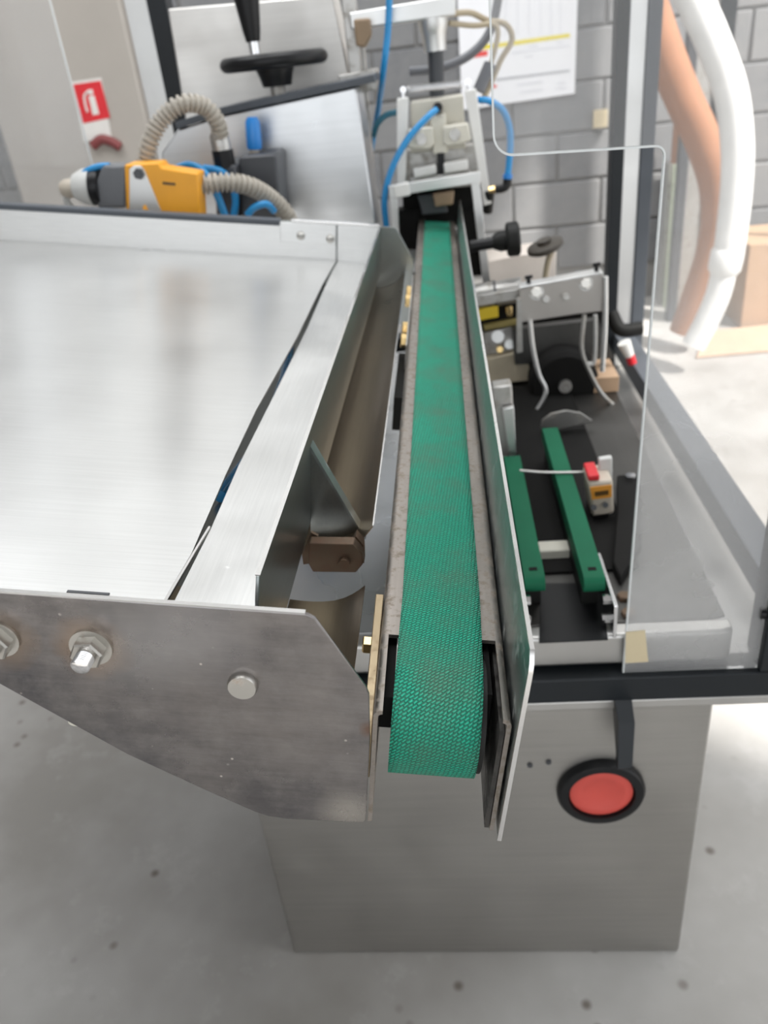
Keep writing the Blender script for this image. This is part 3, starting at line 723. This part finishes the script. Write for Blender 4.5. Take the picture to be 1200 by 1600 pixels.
obj('cable_gland', B().cyl(PS(120, 293, .02), PS(97, 296, .02), .015, n=20, prof=[(.013, 0), (.015, .3), (.015, .7), (.011, 1)]), 'beige_plastic', t)
obj('cable', B().tube([PS(103, 300, .02), PS(104, 315, .02), PS(112, 325, .02), PS(125, 345, .02)], .006), 'light_plastic', t)

def corr(pts, r, pitch=.0085, amp=.0022, name='conduit', label='', group=None):
    b = B(); b.tube(pts, r, n=14, sub=30, rfun=lambda L_: r + amp * (1 if (L_ / pitch) % 1 < .55 else -1))
    return tag(obj(name, b, 'conduit', ang=30), label, 'conduit', group)
corr([PY(226, 262, 1.42), PY(233, 225, 1.42), PY(252, 188, 1.43), PY(283, 163, 1.44), PY(318, 166, 1.46), PY(338, 188, 1.47), PY(345, 212, 1.48)], .0125, label='grey ribbed conduit arching from the sensor to the black coupling', group='ribbed conduits')
corr([PY(312, 290, 1.40), PY(350, 285, 1.41), PY(390, 291, 1.43), PY(425, 312, 1.46), PY(450, 340, 1.48), PY(460, 375, 1.5)], .0135, label='grey ribbed conduit bending down behind the tray corner plate', group='ribbed conduits')
t = thing('conduit_coupling', 'grey and black threaded coupling at the end of the arched conduit', 'coupling', PY(350, 330, 1.49))
obj('ferrule', B().cyl(PY(341, 206, 1.485), PY(347, 236, 1.485), .0165, n=24, prof=[(.014, 0), (.0165, .2), (.0165, 1)]), 'grey_alu', t)
obj('nut', B().cyl(PY(347, 234, 1.485), PY(352, 262, 1.485), .019, n=8), 'black', t)
obj('base', B().prism([PY(335, 262, 1.47), PY(368, 258, 1.47), PY(369, 345, 1.47), PY(338, 345, 1.47)], (0, .12, 0)), 'dark_grey', t, bevel=.004)
t = thing('pressure_regulator', 'dark square regulator block with bright blue cap in front of the steel housing', 'regulator', PY(400, 345, 1.53))
obj('body', B().prism([PY(372, 250, 1.50), PY(378, 244, 1.50), PY(428, 240, 1.50), PY(432, 246, 1.50), PY(440, 350, 1.50), PY(376, 350, 1.50)], (0, .09, 0)), 'dark_grey', t, bevel=.005)
obj('stem', B().cyl(PY(398, 246, 1.545), PY(397, 230, 1.545), .009, n=16), 'beige_plastic', t)
obj('cap', B().cyl(PY(398, 233, 1.545), PY(394, 183, 1.545), .0135, n=14, prof=[(.0125, 0), (.0140, .1), (.0130, .85), (.009, 1)]), 'blue', t)
def tube(pts, r, mat, label, cat='tube', group='blue air tubes', name='air_tube'):
    return tag(obj(name, B().tube(pts, r, n=10), mat), label, cat, group)
tube([PY(276, 263, 1.45), PY(296, 258, 1.45), PY(318, 268, 1.44), PY(335, 295, 1.43), PY(355, 345, 1.43)], .0065, 'blue_tube', 'blue air tube arching from the back of the yellow sensor')
tube([PY(318, 262, 1.46), PY(345, 268, 1.46), PY(360, 285, 1.46), PY(368, 315, 1.46), PY(362, 350, 1.46)], .006, 'blue_tube', 'blue air tube hidden partly behind the lower ribbed conduit')
tube([PY(386, 336, 1.42), PY(398, 324, 1.42), PY(416, 319, 1.425), PY(428, 330, 1.44)], .006, 'blue_tube', 'short blue air tube looping over the rubber trim')
tube([PS(126, 275, .01), PS(138, 266, .01), PS(155, 260, .01), PS(172, 259, .01)], .005, 'blue_tube', 'blue air tube lying along the grey sensor head')

# ================================================================== CLAMP HEAD OVER THE BELT END
YK = 1.68
def PK(px, py, dy=0): return PY(px, py, YK + dy)
t = thing('clamp_head', 'white pneumatic clamp head with spring and two lever arms over the belt end', 'clamp', PK(690, 360))
DY = V((0, 1, 0))
def slab(name, pts, depth, mat, dy=0, bev=.002, parent=None, lab=None):
    o = obj(name, B().prism([PK(x, y, dy) for x, y in pts], (0, depth, 0)), mat, parent or t, bevel=bev)
    if lab: o['label'] = lab
    return o
slab('body', [(641, 160), (724, 148), (728, 232), (642, 240)], .06, 'cream', .02, .003)
slab('nose', [(672, 180), (697, 178), (700, 240), (676, 242)], .03, 'cream', -.004, .004)
slab('base_plate', [(634, 236), (742, 226), (750, 290), (632, 300)], .05, 'grey_alu', .03)
slab('lever_arm', [(620, 154), (638, 152), (633, 300), (620, 302)], .02, 'white_part', -.012)
slab('lever_arm', [(726, 142), (744, 138), (768, 318), (756, 322)], .02, 'white_part', -.012)
for q in ([(637, 203), (676, 198), (679, 224), (672, 233), (637, 232)], [(692, 198), (732, 192), (737, 220), (700, 229), (692, 224)]):
    slab('roller_block', q, .03, 'cream', -.018, .003)
for (x, y) in ((658, 217), (711, 210)):
    obj('roller_pin', B().cyl(PK(x, y, -.018), PK(x, y, -.024), .0105, n=24), 'grey_alu', t)
slab('pad', [(645, 264), (681, 257), (682, 272), (647, 279)], .03, 'white_part', -.014, .003)
slab('pad', [(693, 255), (731, 249), (732, 266), (694, 272)], .03, 'white_part', -.014, .003)
slab('jaw_slot', [(683, 240), (694, 239), (695, 272), (684, 274)], .02, 'black', -.006, .001)
slab('rail_plate', [(640, 278), (735, 268), (738, 282), (642, 292)], .04, 'grey_alu', -.01)
# tension spring with eye screws
s0, s1 = PK(637, 140), PK(722, 131); ax = (s1 - s0); Ls_ = ax.length; ax.normalize(); e1 = V((0, 1, 0)); e2 = ax.cross(e1)
turn = 22; sp_ = [s0 + ax * Ls_ * k / (turn * 10) + (e1 * math.cos(k * .6283) + e2 * math.sin(k * .6283)) * .0062 for k in range(turn * 10 + 1)]
obj('spring', B().tube(sp_, .0011, n=6, sub=1), 'chrome', t)
for p_, q_ in (((630, 140), (630, 156)), ((731, 128), (733, 143))):
    o = obj('eye_screw', B().cyl(PK(*p_), PK(*q_), .0035, n=12), 'chrome', t); obj('eye', B().cyl(PK(p_[0], p_[1], -.003), PK(p_[0], p_[1], .003), .0055, n=16), 'chrome', o)
# shaft, collar and beam
obj('shaft', B().cyl(PK(683, 150, .045), PK(680, 74, .045), .0145, n=24), 'dark_grey', t)
obj('collar', B().cyl(PK(680, 80, .045), PK(676, 28, .045), .026, n=28, prof=[(.021, 0), (.0225, .5), (.0235, .55), (.0275, .8), (.0275, 1)]), 'alu', t)
obj('beam', B().prism([PK(545, 20, .02), PK(712, -8, .02), PK(712, 24, .02), PK(548, 47, .02)], (0, .06, 0)), 'alu', t, bevel=.003)
obj('column', B().prism([PK(530, -30, .05), PK(552, -30, .05), PK(566, 128, .05), PK(548, 132, .05)], (0, .04, 0)), 'grey_alu', t, bevel=.002)
slab('beam_clamp', [(552, 30), (578, 28), (580, 55), (570, 75), (556, 72)], .03, 'brown_block', .0, .004)
slab('column_base', [(528, 118), (585, 108), (590, 140), (535, 148)], .12, 'grey_alu', .02)
slab('column', [(560, 60), (568, 60), (590, 345), (578, 345)], .03, 'grey_alu', .09)
# mechanism below the crossbar
slab('lower_block', [(652, 306), (690, 302), (700, 332), (660, 336)], .03, 'dark_grey', .02)
slab('latch', [(676, 304), (710, 299), (708, 320), (680, 324)], .03, 'brown_block', -.006, .003)
slab('dark_carrier', [(628, 298), (745, 286), (755, 350), (632, 362)], .05, 'soot', .06)
slab('dark_carrier', [(618, 330), (655, 325), (652, 420), (625, 420)], .05, 'soot', .05)
slab('dark_carrier', [(718, 330), (752, 325), (762, 430), (735, 432)], .05, 'soot', .05)
# portal frame
t = thing('portal_frame', 'square aluminium portal bracket standing astride the belt end', 'bracket', PK(690, 420, -.06))
def kbar(name, p0, p1, wd, dp, mat, dy, bev=.001):
    return obj(name, B().bar(PK(*p0, dy), PK(*p1, dy), (1, 0, .2), wd, dp), mat, t, bevel=bev)
obj('crossbar', B().bar(PK(608, 298, -.06), PK(750, 276, -.06), (0, 0, 1), .019, .016), 'alu', t, bevel=.001)
kbar('leg', (615, 304), (620, 390), .014, .016, 'alu', -.06); kbar('leg', (742, 285), (760, 440), .015, .016, 'alu', -.06)
obj('clamp_sleeve', B().bar(PK(616, 299, -.06), PK(640, 294, -.06), (0, 0, 1), .023, .020), 'white_part', t, bevel=.002)

tube([PK(682, 171, -.02), PK(665, 186, -.035), PK(637, 218, -.045), PK(613, 262, -.05), PK(601, 310, -.05), PK(604, 360, -.04)], .0060, 'blue_tube', 'blue air tube sweeping down in front of the left lever arm')
o = tag(obj('tube_fitting', B().cyl(PK(684, 168, -.006), PK(684, 169, .02), .009, n=20), 'black'), 'round black push-in fitting on the white clamp body', 'fitting')
tube([PK(609, -20, -.01), PK(606, 50, -.01), PK(599, 110, 0), PK(592, 165, .09), PK(583, 215, .14), PK(574, 270, .145), PK(568, 340, .145), PK(566, 400, .145)], .0060, 'blue_tube', 'blue air tube hanging from above beside the grey beam')
tube([PK(622, 175, .05), PK(604, 180, .05), PK(590, 193, .05), PK(584, 212, .06)], .0058, 'teal_tube', 'dark teal air tube curving behind the left lever arm')
tube([PK(746, 156, .02), PK(765, 158, 0), PK(785, 172, -.01), PK(796, 200, -.01), PK(797, 235, -.01), PK(793, 278, -.01)], .0062, 'blue_tube', 'blue air tube looping out to the right of the clamp head')
t = thing('elbow_fitting', 'black elbow fitting with brass nut at the right of the clamp head', 'fitting', PK(785, 300))
obj('elbow', B().tube([PK(793, 274, -.01), PK(792, 288, -.01), PK(786, 294, -.01), PK(773, 296, -.01)], .0085, n=14), 'black', t)
obj('brass_nut', B().cyl(PK(774, 296, -.01), PK(764, 298, -.01), .0075, n=6), 'brass', t, ang=25)
obj('collar', B().cyl(PK(793.5, 272, -.01), PK(793, 279, -.01), .009, n=16), 'blue', t)
obj('stub', B().cyl(PK(765, 298, -.01), PK(762, 330, .01), .010, n=14), 'black_rough', t)
tube([PK(640, 112, .12), PK(690, 106, .12), PK(735, 85, .13), PK(765, 50, .14), PK(778, 0, .15), PK(780, -40, .15)], .0085, 'hose_grey', 'thick grey cable curving up past the wall chart', 'cable', 'machine cables', 'power_cable')
tube([PK(702, 22, .06), PK(735, 20, .08), PK(762, 32, .10), PK(790, 38, .10), PK(800, 62, .10), PK(782, 95, .10), PK(765, 135, .10), PK(752, 160, .08)], .0055, 'cable_beige', 'beige cable drooping in a loop in front of the wall chart', 'cable', 'machine cables', 'signal_cable')
tube([PK(702, 36, .06), PK(740, 40, .08), PK(770, 38, .09), PK(778, 52, .09), PK(770, 90, .09), PK(762, 110, .09)], .0050, 'cable_beige', 'second beige cable running just below the looped one', 'cable', 'machine cables', 'signal_cable')
tag(obj('cable_sleeve', B().cyl(PK(766, 100, .09), PK(748, 142, .08), .012, n=18), 'hose_grey'), 'grey sleeve joining the beige cables above the spring', 'sleeve')

# ================================================================== RIGHT-HAND ADJUSTERS
YJ = 1.50
def PJ(px, py, dy=0): return PY(px, py, YJ + dy)
t = thing('star_knob', 'black clamping knob on a horizontal stem right of the belt end', 'knob', PJ(790, 400))
k = B(); ax0, ax1 = PJ(791, 375), PJ(812, 372)
k.cyl(ax0, ax1, .03, n=36, prof=[(.026, 0), (.030, .15), (.030, .85), (.026, 1)])
for i, v in enumerate(k.bm.verts): pass
obj('knob', k, 'black_rough', t, bevel=.001)
obj('boss', B().cyl(PJ(770, 379), PJ(792, 375), .018, n=20, prof=[(.012, 0), (.018, .5), (.018, 1)]), 'black_rough', t)
obj('stem', B().cyl(PJ(735, 385), PJ(772, 379), .0105, n=16), 'black', t)
t = thing('tilted_knob', 'dark flat knob tilted on a pale stem behind the bracket plate', 'knob', PJ(850, 430))
n0 = PJ(852, 386); axn = V((-.28, -.12, 1)).normalized()
obj('knob', B().cyl(n0 - axn * .006, n0 + axn * .008, .033, n=36, prof=[(.026, 0), (.033, .3), (.032, .8), (.022, 1)]), 'lever_olive', t)
obj('boss', B().cyl(n0 + axn * .006, n0 + axn * .014, .013, n=20), 'lever_olive', t)
obj('stem', B().tube([PJ(862, 392, -.01), PJ(856, 410, -.01), PJ(850, 445, -.01)], .0055), 'cable_beige', t)
# pale carton block behind
tag(obj('carton', B().prism([PY(763, 408, 1.62), PY(810, 400, 1.62), PY(870, 392, 1.64), PY(868, 440, 1.64), PY(812, 450, 1.62), PY(765, 455, 1.62)], (0, .10, 0)), 'pale_card', bevel=.002), 'pale open carton standing behind the bracket plate', 'carton')
# cylinder and valve stack
t = thing('air_cylinder', 'grey horizontal air cylinder left of the bracket plate', 'cylinder', PJ(780, 480))
obj('barrel', B().cyl(PJ(735, 466), PJ(772, 459), .0235, n=28), 'grey_alu', t)
obj('barrel_end', B().cyl(PJ(774, 459), PJ(815, 452), .0225, n=28), 'grey_alu', t)
obj('band', B().cyl(PJ(771.5, 459.5), PJ(775, 459), .0245, n=28), 'dark_grey', t)
t = thing('valve_block', 'valve block with yellow sticker between guide plate and bracket', 'valve', PJ(785, 600))
def js(name, pts, depth, mat, dy=0, bev=.002):
    P_ = [PJ(x, y, dy) for x, y in pts]
    return obj(name, B().prism([(p.x, p.y, max(p.z, ZD + .0045)) for p in P_], (0, depth, 0)), mat, t, bevel=bev)
js('sticker_block', [(745, 484), (778, 478), (779, 496), (747, 502)], .04, 'yellow', -.02)
js('black_cover', [(745, 478), (810, 468), (814, 512), (748, 520)], .05, 'soot', .0)
js('brass_strip', [(755, 508), (808, 499), (809, 508), (757, 517)], .02, 'olive', -.012)
js('fitting', [(790, 480), (800, 478), (801, 494), (792, 495)], .02, 'brass', -.012)
js('steel_body', [(755, 520), (812, 508), (810, 548), (760, 556)], .05, 'grey_alu', -.01)
for (x, y, r, m) in ((778, 526, .012, 'alu'), (796, 538, .009, 'alu'), (781, 546, .006, 'brass')):
    obj('bolt', B().cyl(PJ(x, y, -.01), PJ(x, y, -.022), r, n=18), m, t)
js('beige_base', [(756, 562), (822, 548), (830, 595), (764, 608)], .07, 'beige_block', -.03, .003)
js('pillar', [(768, 606), (800, 602), (806, 706), (783, 720)], .03, 'grey_alu', -.41, .003)
js('pillar', [(785, 640), (803, 636), (808, 742), (801, 744)], .01, 'alu', -.425, .001)
js('pedestal', [(800, 600), (845, 590), (850, 700), (805, 700)], .05, 'soot', .03, .003)
# bracket plate with bent guide rods
YG = 1.35
def PG(px, py, dy=0): return PY(px, py, YG + dy)
t = thing('guide_bracket', 'flat steel bracket plate with bent guide rods over the deck belts', 'bracket', PG(880, 640))
obj('plate', B().prism([PG(812, 450), PG(942, 426), PG(944, 486), PG(900, 491), PG(815, 504)], (0, .004, 0)), 'plate_grey', t, bevel=.001)
obj('top_flange', B().prism([PG(811, 449), PG(942, 425), PG(943, 429), PG(812, 453)], (0, .03, 0)), 'alu', t, bevel=.001)
obj('side_strip', B().prism([PG(808, 468, -.002), PG(815, 467, -.002), PG(817, 550, -.002), PG(808, 552, -.002)], (0, .012, 0)), 'grey_alu', t)
for (x, y, r, m) in ((838, 457, .0095, 'bolt_steel'), (915, 443, .0090, 'bolt_steel'), (853, 468, .0065, 'grey_alu'), (884, 464, .0065, 'grey_alu')):
    w_ = obj('bolt', B().cyl(PG(x, y, 0), PG(x, y, -.006), r, n=6 if r > .008 else 18, prof=[(r, 0), (r, .8), (r * .85, 1)]), m, t, ang=25)
    if r > .008: obj('washer', B().cyl(PG(x, y, 0), PG(x, y, -.0015), r * 1.35, n=22), 'grey_alu', w_)
for (x, y) in ((826, 440), (932, 420)):
    o = obj('thumb_screw', B().cyl(PG(x, y + 9, .015), PG(x, y - 8, .015), .0035, n=12), 'black', t); obj('wing', B().bar(PG(x - 6, y - 6, .015), PG(x + 6, y - 8, .015), (0, 0, 1), .005, .004), 'black', o)
obj('link_arm', B().bar(PG(730, 472, .03), PG(812, 458, .03), (0, 0, 1), .018, .012), 'grey_alu', t, bevel=.001)
def rod(pts, r=.0040, m='alu'): return obj('guide_rod', B().tube([PG(*q) for q in pts], r, n=10, sub=5), m, t)
rod([(946, 432, -.004), (946, 470, -.004), (945, 520, -.004), (941, 580, -.004)], .0045)
rod([(828, 500, -.004), (833, 545, -.004), (842, 585, -.004), (852, 606, -.006), (850, 622, -.008), (837, 644, -.01)], .0040)
rod([(913, 492, -.002), (909, 545, -.002), (921, 580, -.002), (940, 615, -.002), (966, 640, -.002)], .0038, 'grey_alu')
rod([(930, 492, .004), (930, 530, .004), (928, 566, .004), (919, 568, .004)], .0036)
rod([(966, 640, -.002), (948, 650, -.01), (928, 655, -.014)], .0048, 'chrome')
# half-round plate, black jaw and small parts
p = PG(885, 655, -.12)
tag(obj('half_round_plate', B().prism([PG(846, 668, -.12), PG(848, 656, -.12), PG(862, 646, -.12), (PG(885, 641, -.12)), PG(908, 645, -.12), PG(926, 657, -.12), PG(905, 664, -.12), PG(870, 671, -.12)], (0, .012, -.004)), 'grey_alu', bevel=.001), 'half-round grey steel plate above the end of the deck belts', 'plate')
t = thing('motor_unit', 'black drive motor behind the bent guide rods', 'motor', (PG(880, 600).x, 1.42, ZD))
c0 = PG(878, 590, .09)
obj('motor_case', B().cyl((c0.x, 1.40, c0.z), (c0.x, 1.455, c0.z), .062, n=32, prof=[(.054, 0), (.062, .15), (.062, 1)]), 'soot', t)
obj('motor_foot', B().box((c0.x - .05, 1.40, ZD + .001), (c0.x + .05, 1.45, c0.z - .03)), 'soot', t)
obj('motor_top', B().prism([PG(800, 515, .1), PG(935, 500, .1), PG(960, 560, .1), (PG(805, 570, .1))], (0, .02, 0)), 'deck_steel', t)
obj('shaft_end', B().cyl((c0.x, 1.40, c0.z), (c0.x, 1.392, c0.z), .012, n=20), 'grey_alu', t)
tag(obj('black_handle', B().tube([PY(955, 490, 1.62), PY(970, 515, 1.6), PY(1003, 513, 1.6)], .014, n=14), 'black_rough'), 'black rubber grip sticking out beside the rear guard post', 'handle')
t = thing('indicator_plug', 'white plug with red tip below the black grip', 'plug', PY(985, 570, 1.55))
obj('shell', B().cyl(PY(975, 535, 1.55), PY(984, 556, 1.55), .012, n=18, prof=[(.013, 0), (.009, 1)]), 'white_part', t)
obj('tip', B().cyl(PY(984, 555, 1.55), PY(988, 568, 1.55), .009, n=16), 'red', t)
tag(obj('brown_carton', B().box((.252, 1.40, ZD + .001), (.297, 1.57, ZD + .03)), 'cardboard', bevel=.001), 'flat brown carton on the deck edge behind the rods', 'carton')

# ================================================================== BACKGROUND
# wall chart
t = thing('wall_chart', 'white printed wall chart with yellow line pinned to the block wall', 'chart', PY(810, 160, 3.975))
YQ = YW - .024
q = [PY(x, y, YQ) for x, y in ((712, -60), (905, -80), (898, 146), (722, 172))]
sheet = obj('sheet', B().prism([(v.x, YQ, v.z) for v in q], (0, .003, 0)), 'paper', t)
def pq(name, pts, mat): return obj(name, B().prism([PY(x, y, YQ - .0012) for x, y in pts], (0, .0010, 0)), mat, sheet)
pq('yellow_line', [(752, 71), (890, 52), (891, 58), (752, 78)], 'print_yellow')
pq('red_block', [(733, 84), (752, 80), (762, 79), (762, 87), (730, 92)], 'print_red')
pq('rule_line', [(775, 123), (890, 109), (890, 112), (775, 127)], 'print_grey')
for x in (790, 808, 826, 844, 860, 875):
    pq('column_line', [(x, -60), (x + 1.2, -60), (x + 1.0, 55), (x - .2, 55)], 'print_faint')
for (x, y, l_) in ((808, 132, 40), (812, 144, 36), (870, 130, 14), (868, 138, 16), (826, 72, 14), (870, 66, 10), (820, 88, 12), (800, 82, 90)):
    pq('text_line', [(x, y), (x + l_, y - l_ * .13), (x + l_, y - l_ * .13 + 2.5), (x, y + 2.5)], 'print_faint')
pq('pink_mark', [(768, 133), (776, 132), (776, 137), (768, 138)], 'print_red')
# fire extinguisher sign
YX = YW - .166
t = thing('fire_sign', 'red square fire extinguisher sign on the pale pier', 'sign', PY(148, 220, YX))
s = obj('backing', B().prism([PY(x, y, YX) for x, y in ((112, 128), (158, 121), (174, 214), (130, 222))], (0, .004, 0)), 'sign_white', t)
r = obj('red_field', B().prism([PY(x, y, YX - .0015) for x, y in ((114, 132), (157, 126), (172, 184), (130, 193))], (0, .0015, 0)), 'sign_red', t)
b = B(); c = [PY(x, y, YX - .0025) for x, y in ((138, 150), (147, 149), (155, 178), (145, 180))]
b.prism(c, (0, .001, 0)); obj('extinguisher_symbol', b, 'sign_white', r)
b = B(); b.prism([PY(x, y, YX - .0025) for x, y in ((136, 141), (144, 139), (146, 147), (139, 148))], (0, .001, 0)); obj('extinguisher_neck', b, 'sign_white', r)
b = B(); b.tube([PY(x, y, YX - .002) for x, y in ((139, 142), (132, 150), (134, 166), (137, 175))], .005, n=6); obj('extinguisher_hose', b, 'sign_white', r)
tag(obj('red_valve', B().tube([PY(145, 228, 3.826), PY(158, 218, 3.826), PY(175, 222, 3.826), PY(188, 230, 3.826)], .02, n=10), plain('dark_red', (.22, .05, .05), .6).m), 'dark red lever handle below the fire sign', 'handle')
# hoses at the right
YO = 2.95
def hose(path, r, y, mat, label, name):
    pts = [PY(px, py, y) for px, py in path]
    return tag(obj(name, B().tube(pts, r, n=18, sub=10), mat), label, 'hose')
t = thing('extraction_hose', 'thick white flexible hose bowing down to the floor at the right', 'hose', PY(1085, 545, YO))
obj('hose', B().tube([PY(*q, YO) for q in ((1055, -60), (1085, 0), (1118, 75), (1143, 150), (1152, 230), (1150, 300), (1142, 370), (1136, 410))], .052, n=20, sub=10), 'hose_white', t)
obj('cuff', B().cyl(PY(1138, 388, YO), PY(1130, 428, YO), .056, n=24, prof=[(.050, 0), (.056, .1), (.056, .8), (.046, 1)]), 'hose_white', t)
obj('hose_end', B().tube([PY(*q, YO) for q in ((1131, 424), (1122, 460), (1105, 500), (1084, 540))], .044, n=18), 'hose_white', t)
hose([(985, -60), (1010, 0), (1038, 80), (1066, 150), (1096, 215), (1118, 280), (1122, 340), (1112, 400), (1092, 460), (1070, 520)], .062, 3.20, 'hose_orange', 'orange brown flexible hose hanging behind the white hose', 'orange_hose')
# steel upright by the wall
t = thing('shelf_upright', 'dark and grey steel upright in front of the block wall', 'upright', PY(1110, 300, 3.6))
xa, xb, xc = PY(1137, 10, 3.6).x - .03, PY(1137, 10, 3.6).x + .03, PY(1137, 10, 3.6).x - .10
obj('dark_web', B().box((xa, 3.58, 0), (xb, 3.64, 2.4)), 'dark_frame', t); obj('grey_web', B().box((xc, 3.59, 0), (xa - .001, 3.64, 2.4)), 'grey_alu', t)
obj('dark_web', B().box((xc - .035, 3.58, 0), (xc - .001, 3.64, 2.4)), 'dark_grey', t)
# floor clutter
def carton(lo, hi, mat, label, name='cardboard_box'):
    t = thing(name, label, 'box', ((lo[0] + hi[0]) / 2, (lo[1] + hi[1]) / 2, lo[2]), group=None)
    obj('box_body', B().box(lo, hi), mat, t, bevel=.004)
    obj('flap_seam', B().box((lo[0] + .002, lo[1] + .0, hi[2] + .0002), (hi[0] - .002, (lo[1] + hi[1]) / 2 - .002, hi[2] + .003)), mat, t)
    return t
carton((1.22, 3.42, 0), (1.55, 3.80, .34), 'cardboard', 'brown cardboard box with the green-capped bottle on top')
carton((1.58, 3.40, 0), (2.10, 3.85, .42), 'cardboard', 'larger brown cardboard box next to the bottle box')
tag(obj('cardboard_sheet', B().prism([PZ(x, y, .004) for x, y in ((1088, 560), (1106, 520), (1260, 503), (1260, 545))], (0, 0, .008)), 'cardboard_light'), 'flat tan cardboard sheet lying on the floor by the boxes', 'cardboard')
c = V((1.40, 3.55, .3445))
t = thing('bottle', 'clear plastic bottle with a green cap on the cardboard box', 'bottle', c)
obj('bottle_body', B().cyl(c, c + V((0, 0, .20)), .045, n=24, prof=[(.040, 0), (.045, .05), (.045, .6), (.034, .78), (.016, .9), (.016, 1)]), 'bottle_clear', t)
obj('cap', B().cyl(c + V((0, 0, .20)), c + V((0, 0, .245)), .02, n=20, prof=[(.022, 0), (.022, .5), (.012, 1)]), 'green_cap', t)
p = PY(1047, 430, 3.85)
tag(obj('mint_board', B().box((p.x - .03, 3.79, 0), (p.x + .04, 3.82, .62)), 'mint'), 'narrow pale green board leaning upright by the block wall', 'board')
p = PY(1055, 305, 3.9)
t = thing('orange_can', 'orange can on a dark stand near the block wall', 'can', (p.x, 3.88, 0))
obj('can', B().cyl((p.x, 3.88, .62), (p.x, 3.88, .84), .035, n=20, prof=[(.035, 0), (.035, .8), (.018, 1)]), 'hose_orange', t)
obj('stand', B().box((p.x - .05, 3.85, 0), (p.x + .05, 3.95, .6195)), 'grey_alu', t)
p = PY(937, 187, YW - .02)
tag(obj('wall_block', B().box((p.x - .03, YW - .045, p.z - .03), (p.x + .03, YW - .0205, p.z + .04)), 'tape'), 'small tan patch stuck on the block wall beside the chart', 'patch')
